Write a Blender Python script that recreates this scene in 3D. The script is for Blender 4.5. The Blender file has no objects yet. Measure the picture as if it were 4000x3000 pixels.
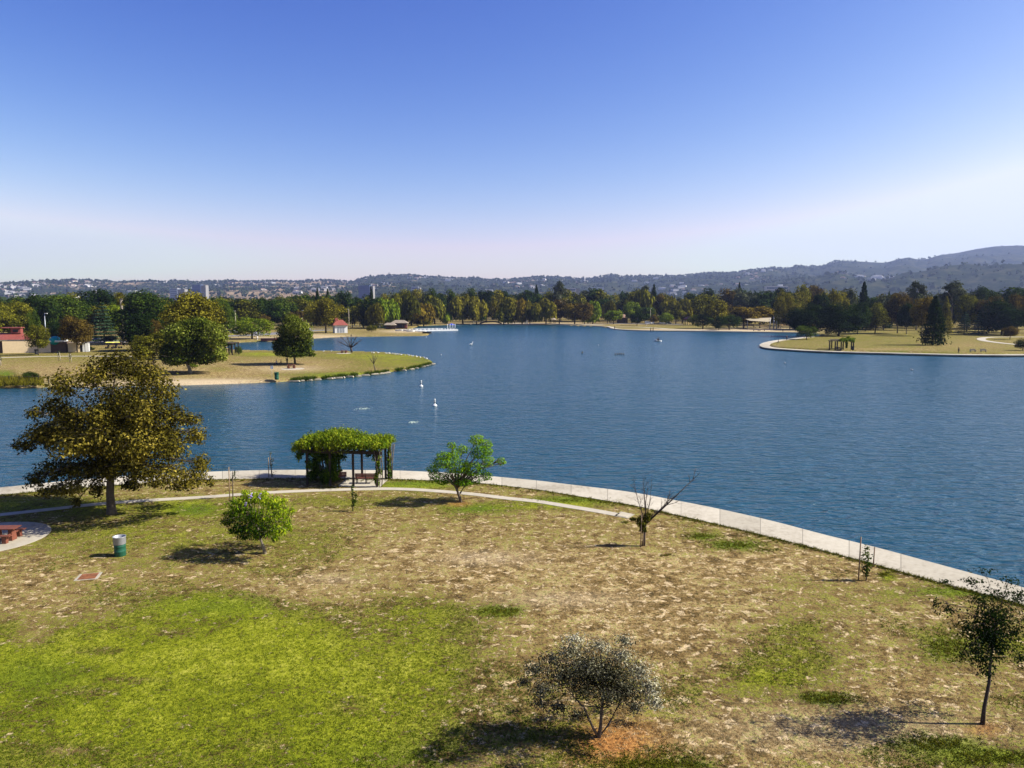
import bpy, math, random
import numpy as np
from mathutils import Vector, Matrix
R = math.radians
sc = bpy.context.scene
col = sc.collection
random.seed(7); rng = np.random.default_rng(7)

# ------------------------------------------------------------------ camera
F, CX, CY, HOR, CAMH = 2900.0, 2000.0, 1500.0, 1190.0, 14.0
PITCH = math.atan((CY - HOR) / F)
cam = bpy.data.objects.new('camera', bpy.data.cameras.new('camera')); col.objects.link(cam)
cam.location = (0, 0, CAMH); cam.rotation_euler = (R(90) - PITCH, 0, 0)
cam.data.sensor_width = 36; cam.data.lens = F / 4000 * 36
cam.data.clip_start = 0.5; cam.data.clip_end = 60000
sc.camera = cam
# ------------------------------------------------------------------ sky and sun
SUN_AZ, SUN_EL = 91.0, 39.0          # azimuth clockwise from +Y
w = bpy.data.worlds.new('World'); sc.world = w; w.use_nodes = True
nt = w.node_tree; bg = nt.nodes['Background']; sky = nt.nodes.new('ShaderNodeTexSky')
sky.sky_type = 'NISHITA'; sky.sun_disc = False
sky.sun_elevation = R(SUN_EL); sky.sun_rotation = R(SUN_AZ)
sky.altitude = 200; sky.air_density = 1.0; sky.dust_density = 1.0; sky.ozone_density = 4.0
sp_ = nt.nodes.new('ShaderNodeSeparateColor'); cb_ = nt.nodes.new('ShaderNodeCombineColor'); nt.links.new(sky.outputs[0], sp_.inputs[0])
for i_, (g_, k_, m_) in enumerate(((2.7, .235, 5.2), (2.1, .212, 5.5), (1.05, .875, 5.7))):        # hazy contrast of the afternoon sky
    a_ = nt.nodes.new('ShaderNodeMath'); a_.operation = 'POWER'; a_.inputs[1].default_value = g_; b_ = nt.nodes.new('ShaderNodeMath'); b_.operation = 'MULTIPLY'; b_.inputs[1].default_value = k_
    c_ = nt.nodes.new('ShaderNodeMath'); c_.operation = 'MINIMUM'; c_.inputs[1].default_value = m_
    nt.links.new(sp_.outputs[i_], a_.inputs[0]); nt.links.new(a_.outputs[0], b_.inputs[0]); nt.links.new(b_.outputs[0], c_.inputs[0]); nt.links.new(c_.outputs[0], cb_.inputs[i_])
nt.links.new(cb_.outputs[0], bg.inputs[0]); bg.inputs[1].default_value = 0.083
sl = bpy.data.lights.new('sun', 'SUN'); sl.energy = 5.0; sl.angle = R(0.5); sl.color = (1.0, 0.95, 0.86)
so = bpy.data.objects.new('sun', sl); col.objects.link(so)
so.rotation_euler = (R(90 - SUN_EL), 0, -R(SUN_AZ) + math.pi)
d_ = Vector((math.sin(R(SUN_AZ)) * math.cos(R(SUN_EL)), math.cos(R(SUN_AZ)) * math.cos(R(SUN_EL)), math.sin(R(SUN_EL))))
so.rotation_euler = d_.to_track_quat('Z', 'Y').to_euler()
vs = sc.view_settings; vs.view_transform = 'Standard'; vs.look = 'None'; vs.gamma = 1; vs.exposure = 1.1; vs.use_curve_mapping = False
sc.cycles.max_bounces = 5; sc.cycles.diffuse_bounces = 1; sc.cycles.glossy_bounces = 2; sc.cycles.volume_bounces = 0
sc.cycles.transmission_bounces = 2; sc.cycles.transparent_max_bounces = 8

# ------------------------------------------------------------------ mapping of photo pixels to the ground
cp, sp = math.cos(PITCH), math.sin(PITCH)
def ray(px, py):
    a, b = (px - CX) / F, (CY - py) / F
    return Vector((a, cp + b * sp, -sp + b * cp))
def P(px, py, z=0.0):
    r = ray(px, py); t = (z - CAMH) / r.z
    return Vector((r.x * t, r.y * t, z))
def PD(px, py, Y):
    r = ray(px, py); t = Y / r.y
    return Vector((r.x * t, Y, CAMH + r.z * t))
def mpp(p): return (p.y * cp - (p.z - CAMH) * sp) / F     # metres per photo pixel at p
def proj(x, y, z):
    dep = y * cp - (z - CAMH) * sp; up = y * sp + (z - CAMH) * cp
    dep = np.where(np.abs(dep) < 1e-3, 1e-3, dep)
    return CX + F * x / dep, CY - F * up / dep, dep

# ------------------------------------------------------------------ object helpers
def tag(o, label=None, cat=None, group=None, kind=None):
    if label: o['label'] = label
    if cat: o['category'] = cat
    if group: o['group'] = group
    if kind: o['kind'] = kind
    return o
def thing(name, label, cat, loc, rz=0, group=None, s=None):
    o = bpy.data.objects.new(name, None); col.objects.link(o)
    o.location = loc; o.rotation_euler = (0, 0, rz); o.empty_display_size = 0.2
    if s: o.scale = s
    return tag(o, label, cat, group)
KIDS = {}
def link(name, me, parent=None):
    o = bpy.data.objects.new(name, me); col.objects.link(o)
    if parent: o.parent = parent; KIDS.setdefault(parent.name, []).append(o)
    return o
def dup(root, loc, rz=0, label=None, group=None, s=None):
    r = root.copy(); col.objects.link(r); r.location = loc; r.rotation_euler = (0, 0, rz)
    if s: r.scale = s
    if label: r['label'] = label
    if group: r['group'] = group
    for ch in KIDS.get(root.name, []):
        c = ch.copy(); col.objects.link(c); c.parent = r; KIDS.setdefault(r.name, []).append(c)
        for g in KIDS.get(ch.name, []):
            d = g.copy(); col.objects.link(d); d.parent = c; KIDS.setdefault(c.name, []).append(d)
    return r
def np_mesh(name, verts, faces, mats=(), midx=None, attrs=None, smooth=False):
    """faces: int array (n, k)"""
    me = bpy.data.meshes.new(name); verts = np.asarray(verts, dtype=np.float32); faces = np.asarray(faces, dtype=np.int32)
    n, k = faces.shape
    me.vertices.add(len(verts)); me.vertices.foreach_set('co', verts.ravel())
    me.loops.add(n * k); me.loops.foreach_set('vertex_index', faces.ravel())
    me.polygons.add(n); me.polygons.foreach_set('loop_start', np.arange(0, n * k, k, dtype=np.int32))
    me.polygons.foreach_set('loop_total', np.full(n, k, dtype=np.int32))
    if midx is not None: me.polygons.foreach_set('material_index', np.asarray(midx, dtype=np.int32))
    me.polygons.foreach_set('use_smooth', np.full(n, smooth))
    for m in mats: me.materials.append(m)
    for an, av in (attrs or {}).items():
        a = me.attributes.new(an, 'FLOAT', 'POINT'); a.data.foreach_set('value', np.asarray(av, dtype=np.float32))
    me.update(calc_edges=True)
    return me
class MB:
    def __init__(s): s.v = []; s.f = []; s.m = []; s.sm = []
    def add(s, vs, fs, m=0, smooth=False):
        b = len(s.v); s.v += [tuple(v) for v in vs]
        for f in fs: s.f.append([b + i for i in f]); s.m.append(m); s.sm.append(smooth)
        return s
    def box(s, c, d, rz=0, m=0, rx=0, ry=0, taper=1.0):
        M = Matrix.Translation(Vector(c)) @ Matrix.Rotation(rz, 4, 'Z') @ Matrix.Rotation(ry, 4, 'Y') @ Matrix.Rotation(rx, 4, 'X')
        vs = []
        for z in (-.5, .5):
            k = taper if z > 0 else 1
            for x, y in ((-.5, -.5), (.5, -.5), (.5, .5), (-.5, .5)):
                vs.append(M @ Vector((x * d[0] * k, y * d[1] * k, z * d[2])))
        return s.add(vs, [(3, 2, 1, 0), (4, 5, 6, 7), (0, 1, 5, 4), (1, 2, 6, 5), (2, 3, 7, 6), (3, 0, 4, 7)], m)
    def tube(s, pts, rad, n=7, m=0, cap=True):
        pts = [Vector(p) for p in pts]
        if not hasattr(rad, '__len__'): rad = [rad] * len(pts)
        vs = []; fs = []; ref = Vector((0.31, 0.17, 0.93)).normalized()
        for i, p in enumerate(pts):
            t = (pts[min(i + 1, len(pts) - 1)] - pts[max(i - 1, 0)]).normalized()
            a = t.cross(ref if abs(t.dot(ref)) < .95 else Vector((1, 0, 0))).normalized(); b = t.cross(a)
            for k in range(n):
                an = 2 * math.pi * k / n; vs.append(p + (a * math.cos(an) + b * math.sin(an)) * rad[i])
        for i in range(len(pts) - 1):
            for k in range(n):
                k2 = (k + 1) % n; fs.append((i * n + k, i * n + k2, (i + 1) * n + k2, (i + 1) * n + k))
        if cap: fs.append(tuple(range(n))[::-1]); fs.append(tuple((len(pts) - 1) * n + k for k in range(n)))
        return s.add(vs, fs, m, True)
    def lathe(s, prof, n=16, c=(0, 0, 0), m=0, smooth=True):
        vs = [(c[0] + r * math.cos(2 * math.pi * k / n), c[1] + r * math.sin(2 * math.pi * k / n), c[2] + z) for r, z in prof for k in range(n)]
        fs = [(i * n + k, i * n + (k + 1) % n, (i + 1) * n + (k + 1) % n, (i + 1) * n + k) for i in range(len(prof) - 1) for k in range(n)]
        return s.add(vs, fs, m, smooth)
    def blob(s, c, r, n=8, m=0):
        prof = [(max(1e-3, math.sin(math.pi * i / n)), -math.cos(math.pi * i / n)) for i in range(n + 1)]
        b = len(s.v); s.lathe(prof, n + 2, (0, 0, 0), m)
        for i in range(b, len(s.v)):
            v = s.v[i]; s.v[i] = (c[0] + v[0] * r[0], c[1] + v[1] * r[1], c[2] + v[2] * r[2])
        return s
    def prism(s, poly, z0, z1, m=0):
        n = len(poly); vs = [(p[0], p[1], z0) for p in poly] + [(p[0], p[1], z1) for p in poly]
        fs = [tuple(range(n))[::-1], tuple(range(n, 2 * n))] + [(i, (i + 1) % n, n + (i + 1) % n, n + i) for i in range(n)]
        return s.add(vs, fs, m)
    def mesh(s, name, mats):
        me = bpy.data.meshes.new(name); me.from_pydata(s.v, [], s.f)
        for m_ in (mats if isinstance(mats, (list, tuple)) else [mats]): me.materials.append(m_)
        me.polygons.foreach_set('material_index', s.m); me.polygons.foreach_set('use_smooth', s.sm)
        me.update(); return me
    def build(s, name, mats, parent=None): return link(name, s.mesh(name, mats), parent)

# ------------------------------------------------------------------ materials
class NT:
    def __init__(s, name):
        s.m = bpy.data.materials.new(name); s.m.use_nodes = True; s.t = s.m.node_tree
        s.out = s.t.nodes['Material Output']; s.b = s.t.nodes['Principled BSDF']
    def n(s, typ, **k):
        nd = s.t.nodes.new('ShaderNode' + typ)
        for a, v in k.items():
            if a.startswith('i_'):
                key = a[2:]; nd.inputs[int(key) if key.isdigit() else key].default_value = v
            else: setattr(nd, a, v)
        return nd
    def l(s, a, b): s.t.links.new(a, b)
    def noise(s, scale, detail=3, rough=.55, vec=None, dist=0):
        nd = s.n('TexNoise'); nd.inputs['Scale'].default_value = scale; nd.inputs['Detail'].default_value = detail
        nd.inputs['Roughness'].default_value = rough; nd.inputs['Distortion'].default_value = dist
        if vec: s.l(vec, nd.inputs['Vector'])
        return nd.outputs['Fac']
    def ramp(s, fac, stops):
        nd = s.n('ValToRGB'); cr = nd.color_ramp
        while len(cr.elements) < len(stops): cr.elements.new(.5)
        for e, (p, c) in zip(cr.elements, stops): e.position = p; e.color = (*c, 1) if len(c) == 3 else c
        s.l(fac, nd.inputs[0]); return nd.outputs[0]
    def mix(s, fac, a, b, typ='MIX'):
        nd = s.n('MixRGB', blend_type=typ)
        for i, x in ((0, fac), (1, a), (2, b)):
            if isinstance(x, (int, float)): nd.inputs[i].default_value = x
            elif isinstance(x, tuple): nd.inputs[i].default_value = (*x, 1)
            else: s.l(x, nd.inputs[i])
        return nd.outputs[0]
    def math(s, op, a, b=0.0, clamp=False):
        nd = s.n('Math', operation=op, use_clamp=clamp)
        for i, x in ((0, a), (1, b)):
            if isinstance(x, (int, float)): nd.inputs[i].default_value = x
            else: s.l(x, nd.inputs[i])
        return nd.outputs[0]
    def attr(s, name): return s.n('Attribute', attribute_name=name).outputs['Fac']
    def obj(s): return s.n('TexCoord').outputs['Object']
    def geo(s): return s.n('NewGeometry').outputs['Position']
    def bump(s, h, strength=.3, dist=.05):
        nd = s.n('Bump'); nd.inputs['Strength'].default_value = strength; nd.inputs['Distance'].default_value = dist
        s.l(h, nd.inputs['Height']); s.l(nd.outputs[0], s.b.inputs['Normal'])
def mat(name, c, rough=.7, var=.25, scale=6, metal=0, c2=None, bump=.2):
    q = NT(name); o = q.obj()
    n = q.noise(scale, 4, .6, o); n2 = q.noise(scale * .17, 2, .5, o)
    c2 = c2 or tuple(x * (1 - var) for x in c); hi = tuple(min(1, x * (1 + var * .5)) for x in c)
    f = q.math('ADD', q.math('MULTIPLY', n, .6), q.math('MULTIPLY', n2, .4))
    q.l(q.ramp(f, [(.32, c2), (.52, c), (.72, hi)]), q.b.inputs['Base Color'])
    q.b.inputs['Roughness'].default_value = rough; q.b.inputs['Metallic'].default_value = metal
    q.b.inputs['Specular IOR Level'].default_value = .3
    if bump: q.bump(n, bump, .02)
    return q.m
def leafmat(name, cols, trans=.25, rough=.55):
    """cols: dark .. light colours picked by per-leaf value v"""
    q = NT(name); v = q.attr('v')
    st = [(i / max(1, len(cols) - 1), c) for i, c in enumerate(cols)]
    c = q.ramp(v, st)
    d = q.n('BsdfDiffuse'); q.l(c, d.inputs[0]); t = q.n('BsdfTranslucent'); q.l(c, t.inputs[0])
    mx = q.n('MixShader'); mx.inputs[0].default_value = trans; q.l(d.outputs[0], mx.inputs[1]); q.l(t.outputs[0], mx.inputs[2])
    g = q.n('BsdfGlossy'); g.inputs['Roughness'].default_value = rough; g.inputs[0].default_value = (.9, .95, 1, 1)
    mg = q.n('MixShader'); mg.inputs[0].default_value = .0; q.l(mx.outputs[0], mg.inputs[1]); q.l(g.outputs[0], mg.inputs[2])
    q.l(mg.outputs[0], q.out.inputs[0]); return q.m
LM = {
 'dark': leafmat('foliage_dark', [(.004, .010, .003), (.012, .024, .005), (.030, .046, .008)]),
 'dgreen': leafmat('foliage_deep_green', [(.006, .014, .003), (.020, .038, .006), (.060, .090, .012)]),
 'green': leafmat('foliage_green', [(.010, .022, .003), (.042, .070, .008), (.125, .160, .016)]),
 'lime': leafmat('foliage_lime', [(.03, .055, .004), (.11, .16, .010), (.28, .33, .02)]),
 'olive': leafmat('foliage_olive', [(.018, .020, .004), (.078, .080, .008), (.24, .225, .02)]),
 'grey': leafmat('foliage_grey_green', [(.018, .024, .012), (.05, .06, .03), (.12, .13, .065)]),
 'gold': leafmat('foliage_golden', [(.03, .026, .004), (.11, .10, .009), (.29, .25, .025)]),
 'rust': leafmat('foliage_rust', [(.02, .015, .005), (.072, .050, .011), (.19, .13, .022)]),
 'orange': leafmat('foliage_orange', [(.03, .022, .005), (.115, .082, .01), (.28, .20, .02)]),
 'syc': leafmat('foliage_sycamore', [(.008, .007, .002), (.034, .030, .006), (.078, .070, .010), (.165, .130, .015), (.34, .27, .05)], .2),
 'jac': leafmat('foliage_jacaranda', [(.006, .022, .003), (.035, .08, .005), (.14, .21, .008), (.34, .40, .015)], .25),
 'bright': leafmat('foliage_bright_green', [(.010, .035, .002), (.045, .115, .003), (.13, .25, .005), (.28, .43, .015)], .25),
 'silver': leafmat('foliage_silver', [(.008, .009, .004), (.025, .025, .013), (.14, .135, .08), (.45, .42, .28)], .1),
 'vine': leafmat('foliage_vine', [(.010, .028, .004), (.06, .11, .006), (.12, .175, .010), (.28, .31, .02)], .25),
 'plane': leafmat('foliage_plane', [(.006, .014, .002), (.028, .042, .005), (.10, .125, .012), (.26, .28, .05)], .2),
 'cedar': leafmat('foliage_cedar', [(.012, .028, .014), (.035, .065, .03), (.08, .12, .055)]),
 'hill': leafmat('foliage_hill', [(.010, .018, .008), (.028, .042, .014), (.06, .07, .03)], .1),
}
bark = mat('bark', (.11, .085, .06), .9, .5, 9, bump=.6)
pale_bark = mat('pale_bark', (.24, .20, .15), .85, .4, 7, c2=(.12, .10, .075), bump=.4)
dark_bark = mat('dark_bark', (.045, .033, .026), .9, .4, 10)
dark_wood = mat('dark_wood', (.035, .026, .02), .8, .4, 12)
red_wood = mat('red_wood', (.15, .048, .028), .65, .4, 14)
stake_wood = mat('stake_wood', (.22, .15, .09), .8, .4, 12)
pale_wood = mat('pale_wood', (.42, .36, .27), .8, .3, 12)
white_paint = mat('white_paint', (.62, .62, .60), .5, .12, 3)
cream_wall = mat('cream_stucco', (.72, .56, .33), .9, .12, 1.5)
brown_wall = mat('brown_wall', (.10, .065, .045), .85, .3, 2)
red_roof = mat('red_roof', (.22, .06, .045), .6, .25, 2)
teal_cloth = mat('teal_cloth', (.01, .30, .30), .6, .2, 3)
green_paint = mat('green_paint', (.015, .085, .05), .45, .3, 6)
grey_metal = mat('grey_metal', (.32, .34, .36), .4, .25, 10, metal=.5)
galv = mat('galvanised_mesh', (.30, .31, .32), .45, .3, 30, metal=.3)
rusty = mat('rusty_grate', (.20, .075, .03), .85, .6, 14, c2=(.05, .025, .015))
dark_metal = mat('dark_metal', (.03, .032, .035), .5, .3, 8, metal=.3)
tyre = mat('rubber', (.02, .02, .02), .8, .2, 8)
glass = mat('dark_glass', (.02, .03, .04), .1, .2, 3, bump=0)
stone = mat('shore_stone', (.34, .30, .22), .9, .3, 2.5)
blue_cloth = mat('blue_cloth', (.02, .05, .38), .7, .2, 4)
yellow_cloth = mat('yellow_cloth', (.75, .72, .12), .7, .15, 4)
sail_cloth = mat('sail_cloth', (.34, .29, .19), .8, .1, 3)
skin = mat('skin', (.35, .2, .13), .6, .1, 8)
feather = mat('white_feather', (.55, .55, .53), .7, .1, 8)
duck_brown = mat('dark_feather', (.03, .03, .028), .7, .4, 20)

# concrete of the promenade with worn tone and joints
q = NT('promenade_concrete'); g = q.geo()
n1 = q.noise(.22, 5, .6, g); n2 = q.noise(3.5, 5, .6, g)
c = q.ramp(q.math('ADD', q.math('MULTIPLY', n1, .6), q.math('MULTIPLY', n2, .4)), [(.36, (.25, .22, .165)), (.48, (.38, .345, .27)), (.66, (.46, .425, .34))])
c = q.mix(q.math('MULTIPLY', q.attr('joint'), .85), q.mix(1.0, c, q.ramp(q.attr('tone'), [(0, (.84, .83, .80)), (1, (1.08, 1.07, 1.05))]), 'MULTIPLY'), (.13, .115, .09))
q.l(c, q.b.inputs['Base Color']); q.b.inputs['Roughness'].default_value = .9; q.b.inputs['Specular IOR Level'].default_value = .2; q.bump(n2, .15, .01)
concrete = q.m
concrete2 = mat('path_concrete', (.38, .34, .26), .9, .2, 1.2)
asphalt = mat('asphalt', (.16, .155, .15), .9, .2, .6)

# ground
q = NT('lawn'); g = q.geo()
gr, sa, mu, dk = q.attr('green'), q.attr('sand'), q.attr('mulch'), q.attr('dark')
big = q.noise(.22, 3, .6, g, .5); mid = q.noise(1.3, 4, .62, g, .4); fin = q.noise(6.5, 4, .65, g, .3); mic = q.noise(28, 3, .65, g)
dry = q.ramp(q.math('ADD', q.math('MULTIPLY', mid, .5), q.math('ADD', q.math('MULTIPLY', fin, .35), q.math('MULTIPLY', big, .15))),
             [(.38, (.05, .032, .010)), (.455, (.155, .100, .034)), (.53, (.30, .205, .085)), (.59, (.64, .49, .26))])
grn = q.ramp(q.math('ADD', q.math('MULTIPLY', mid, .3), q.math('ADD', q.math('MULTIPLY', fin, .35), q.math('MULTIPLY', big, .35))),
             [(.37, (.045, .055, .004)), (.45, (.12, .14, .007)), (.53, (.215, .235, .012)), (.62, (.37, .36, .05))])
grn2 = q.ramp(fin, [(.35, (.02, .05, .006)), (.6, (.07, .14, .012))])
oli = q.ramp(q.math('ADD', q.math('MULTIPLY', mid, .4), q.math('MULTIPLY', fin, .6)), [(.38, (.035, .035, .006)), (.47, (.085, .085, .012)), (.56, (.165, .165, .02)), (.64, (.28, .25, .06))])
grn = q.mix(q.ramp(gr, [(.62, (0, 0, 0)), (.88, (1, 1, 1))]), oli, grn)
grn = q.mix(q.math('MULTIPLY', dk, .8, True), grn, grn2)
pal = q.noise(2.1, 5, .68, g, .6); tuf = q.noise(4.6, 4, .7, g, .3)
dry = q.mix(q.ramp(pal, [(.55, (0, 0, 0)), (.60, (.85, .85, .85))]), dry, (.60, .46, .26))
dry = q.mix(q.ramp(tuf, [(.40, (.8, .8, .8)), (.46, (0, 0, 0))]), dry, (.055, .045, .012))
ns = q.math('ADD', q.math('MULTIPLY', mid, .75), q.math('ADD', q.math('MULTIPLY', fin, 1.0), q.math('MULTIPLY', big, .4)))   # mean ~1.07
f = q.math('ADD', gr, q.math('MULTIPLY', q.math('SUBTRACT', ns, 1.075), 2.6))
f = q.ramp(f, [(.34, (0, 0, 0)), (.72, (1, 1, 1))])
c = q.mix(f, dry, grn)
c = q.mix(q.math('MULTIPLY', sa, q.ramp(fin, [(.3, (.6, .6, .6)), (.5, (1, 1, 1))])), c, q.ramp(fin, [(.35, (.36, .27, .16)), (.6, (.55, .44, .28))]))
c = q.mix(mu, c, q.ramp(fin, [(.35, (.12, .045, .012)), (.6, (.42, .20, .06))]))
c = q.mix(.55, c, q.ramp(mic, [(.32, (.25, .25, .25)), (.55, (1, 1, 1)), (.75, (1.0, 1.0, 1.0))]), 'MULTIPLY')
q.l(c, q.b.inputs['Base Color']); q.b.inputs['Roughness'].default_value = 1; q.b.inputs['Specular IOR Level'].default_value = .05
q.bump(q.math('ADD', q.math('MULTIPLY', fin, .6), q.math('MULTIPLY', mic, .25)), .9, .12)
lawn = q.m

# water
q = NT('lake_water'); g = q.geo()
mp = q.n('Mapping'); mp.inputs['Rotation'].default_value = (0, 0, R(12)); mp.inputs['Scale'].default_value = (.38, 1.0, 1); q.l(g, mp.inputs[0])
mv = mp.outputs[0]
w1 = q.math('SUBTRACT', 1.0, q.math('MULTIPLY', q.math('ABSOLUTE', q.math('SUBTRACT', q.noise(1.0, 2, .5, mv, .4), .5)), 3.0)); w2 = q.noise(3.6, 2, .5, mv, .3); w3 = q.noise(.45, 2, .5, mv)
wh = q.math('ADD', q.math('MULTIPLY', w1, .42), q.math('ADD', q.math('MULTIPLY', w2, .22), q.math('MULTIPLY', w3, .5)))
gust = q.noise(.018, 3, .5, g)
bp = q.n('Bump'); bp.inputs['Distance'].default_value = .6; q.l(q.ramp(gust, [(.3, (.75, .75, .75)), (.65, (1, 1, 1))]), bp.inputs['Strength'])
q.l(wh, bp.inputs['Height']); q.l(bp.outputs[0], q.b.inputs['Normal'])
q.b.inputs['Base Color'].default_value = (.010, .052, .078, 1); q.b.inputs['Roughness'].default_value = .19; q.b.inputs['IOR'].default_value = 1.33
water_m = q.m
#==BUILD==
# ------------------------------------------------------------------ lake outline (photo pixels at water level)
WZ = -0.5
near_outer = [(-1500, 2085), (-900, 1990), (-400, 1938), (0, 1904), (110, 1893), (330, 1872), (560, 1855), (800, 1843), (1000, 1837), (1140, 1835), (1330, 1835), (1520, 1837), (1660, 1842), (1800, 1850), (1920, 1860), (2100, 1877), (2200, 1889), (2444, 1919), (2607, 1948), (2802, 1986), (3014, 2034), (3217, 2087), (3420, 2137), (3624, 2192), (3827, 2247), (4000, 2295), (4400, 2425), (5000, 2640)]
near_inner = [(-1500, 2150), (-900, 2035), (-400, 1972), (0, 1933), (110, 1922), (330, 1904), (560, 1887), (800, 1873), (1000, 1869), (1140, 1867), (1330, 1868), (1520, 1870), (1660, 1875), (1800, 1882), (1920, 1891), (2100, 1912), (2200, 1928), (2444, 1968), (2607, 2003), (2802, 2047), (3014, 2098), (3217, 2150), (3420, 2205), (3624, 2262), (3827, 2316), (4000, 2365), (4400, 2520), (5000, 2800)]
island = [(3110, 1324), (3060, 1330), (3020, 1338), (3002, 1347), (3008, 1354), (3030, 1359), (3080, 1363), (3200, 1370), (3320, 1374), (3440, 1377), (3600, 1381), (3740, 1384), (3860, 1385), (4000, 1384), (4250, 1382), (4600, 1380), (5200, 1378), (6000, 1390)]
far_r = [(3180, 1318), (3215, 1311), (3190, 1305), (3110, 1302), (2900, 1299), (2700, 1296), (2550, 1294.5), (2440, 1291), (2392, 1286), (2380, 1281), (2350, 1277), (2200, 1271), (2050, 1270), (1900, 1269), (1850, 1267), (1783, 1269), (1700, 1271), (1640, 1274), (1612, 1282), (1620, 1294), (1660, 1299), (1677, 1304), (1672, 1310), (1640, 1313), (1500, 1314), (1350, 1316), (1280, 1319), (1220, 1323), (1180, 1326), (1060, 1334), (930, 1338), (895, 1345), (880, 1358), (905, 1370)]
penin = [(1000, 1373), (1200, 1373.5), (1400, 1377), (1500, 1380), (1600, 1390), (1660, 1401), (1687, 1413), (1689, 1421), (1650, 1433), (1600, 1442), (1500, 1457), (1400, 1468), (1300, 1477), (1200, 1485), (1080, 1493), (900, 1500), (680, 1506), (450, 1510), (200, 1513), (0, 1517), (-400, 1522), (-1200, 1530), (-2600, 1545)]
W2 = lambda L, z: [P(x, y, z) for x, y in L]
lake_pts = W2(near_outer, 0.03) + [Vector((75, 22, 0)), Vector((420, 10, 0)), Vector((420, 120, 0))] + W2(island[::-1], WZ) + W2(far_r, WZ) + W2(penin, WZ) + [Vector((-260, 60, 0))]
LP = np.array([(p.x, p.y) for p in lake_pts])
def sdist(X, Y, poly):
    """signed distance, positive outside poly"""
    d2 = np.full(X.shape, 1e18); ins = np.zeros(X.shape, bool)
    n = len(poly)
    for i in range(n):
        ax, ay = poly[i]; bx, by = poly[(i + 1) % n]; ex, ey = bx - ax, by - ay
        t = np.clip(((X - ax) * ex + (Y - ay) * ey) / (ex * ex + ey * ey + 1e-12), 0, 1)
        d2 = np.minimum(d2, (X - ax - t * ex) ** 2 + (Y - ay - t * ey) ** 2)
        if ay != by:
            c_ = ((ay > Y) != (by > Y)) & (X < (bx - ax) * (Y - ay) / (by - ay) + ax); ins ^= c_
    return np.where(ins, -1, 1) * np.sqrt(d2)

# ------------------------------------------------------------------ ground: one sheet, a polar grid to the horizon
th = np.concatenate([np.arange(-180, -42, 3.0), np.arange(-42, 42, .13), np.arange(42, 180.1, 3.0)])
th[-1] = 180
rr = np.concatenate([np.exp(np.arange(math.log(.5), math.log(14), .14)), np.exp(np.arange(math.log(14), math.log(900), .0115)), np.exp(np.arange(math.log(900), math.log(30000), .08))])
T, RR = np.meshgrid(np.radians(th), rr); GX, GY = np.sin(T) * RR, np.cos(T) * RR
SD = sdist(GX, GY, LP)
npx, npy, ndep = proj(GX, GY, 0.0)
infront = GY > 8
nearland = infront & (npy > np.interp(npx, [p[0] for p in near_outer], [p[1] for p in near_outer]) - 12)
GZ = np.clip(-.42 + SD * .75, -2.2, 0.0)
GZ = np.where(nearland & (SD < 1.2), np.minimum(GZ, -.25), GZ)
bl = lambda x, y, rx, ry: np.exp(-(((npx - x) / rx) ** 2 + ((npy - y) / ry) ** 2) ** 1.1)
green = np.full(GX.shape, .42); dark = np.zeros(GX.shape); sand = np.zeros(GX.shape); mulch = np.zeros(GX.shape)
G_ = [(450, 2780, 900, 330, .50), (1000, 2500, 700, 190, .36), (1350, 2900, 420, 260, .35), (60, 2600, 260, 130, .2), (1650, 2370, 200, 90, .25), (850, 2360, 260, 50, .3), (100, 1975, 800, 45, .35), (760, 1990, 110, 28, .5), (650, 2090, 550, 75, .3), (1620, 1893, 170, 20, .55), (1350, 1960, 350, 25, .22), (1850, 1988, 140, 20, .5), (2150, 1975, 200, 16, .45), (2250, 1952, 200, 14, .5), (2740, 2095, 75, 14, .5), (2870, 2128, 120, 20, .5), (1960, 2388, 100, 26, .45), (1250, 2140, 280, 60, .22), (3100, 2560, 230, 110, .3), (2950, 2660, 260, 60, .3), (3200, 2450, 150, 60, .2), (3700, 2530, 130, 70, .4), (3760, 2310, 260, 26, .45), (3650, 2905, 180, 35, .5), (3860, 2960, 220, 40, .5), (3230, 2730, 110, 24, .4), (2560, 2985, 260, 50, .4), (3960, 2520, 120, 70, .35), (1700, 2620, 200, 200, .2), (2150, 2860, 250, 60, .2), (3470, 2250, 40, 20, .5), (1050, 2230, 120, 25, .25), (380, 2545, 120, 16, -.3), (520, 2655, 170, 16, -.35), (330, 2700, 150, 22, -.35), (140, 2480, 60, 60, -.3), (860, 2640, 120, 14, -.2), (1050, 2900, 120, 30, -.25), (250, 2930, 180, 30, -.25), (1350, 2760, 90, 40, -.25), (700, 2470, 120, 16, -.2),
      (1900, 2230, 900, 130, -.22), (2500, 2420, 500, 160, -.25), (3500, 2650, 350, 120, -.12), (150, 2340, 300, 75, -.16), (1180, 2320, 260, 60, -.25), (1560, 2120, 260, 60, -.15), (2900, 2900, 500, 120, -.2), (2900, 2200, 500, 50, -.2), (420, 2250, 300, 30, -.1), (3400, 2420, 200, 60, -.12),
      (1560, 1415, 230, 32, .32), (1350, 1388, 330, 14, .25), (1350, 1463, 260, 12, .45), (1150, 1420, 160, 25, -.12), (1020, 1383, 120, 10, .35), (230, 1392, 400, 30, .15), (20, 1462, 45, 16, .6), (300, 1450, 500, 30, -.18), (900, 1455, 260, 28, -.2), (870, 1442, 60, 10, .3),
      (3500, 1335, 600, 45, .26), (3480, 1364, 200, 6, -.25), (3760, 1350, 160, 12, -.22), (1400, 1303, 260, 10, .0), (1250, 1425, 220, 14, -.06), (3700, 1330, 300, 14, -.12), (3300, 1345, 160, 10, -.1), (2200, 1262, 500, 8, -.1), (2650, 1280, 300, 8, .15)]
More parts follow.
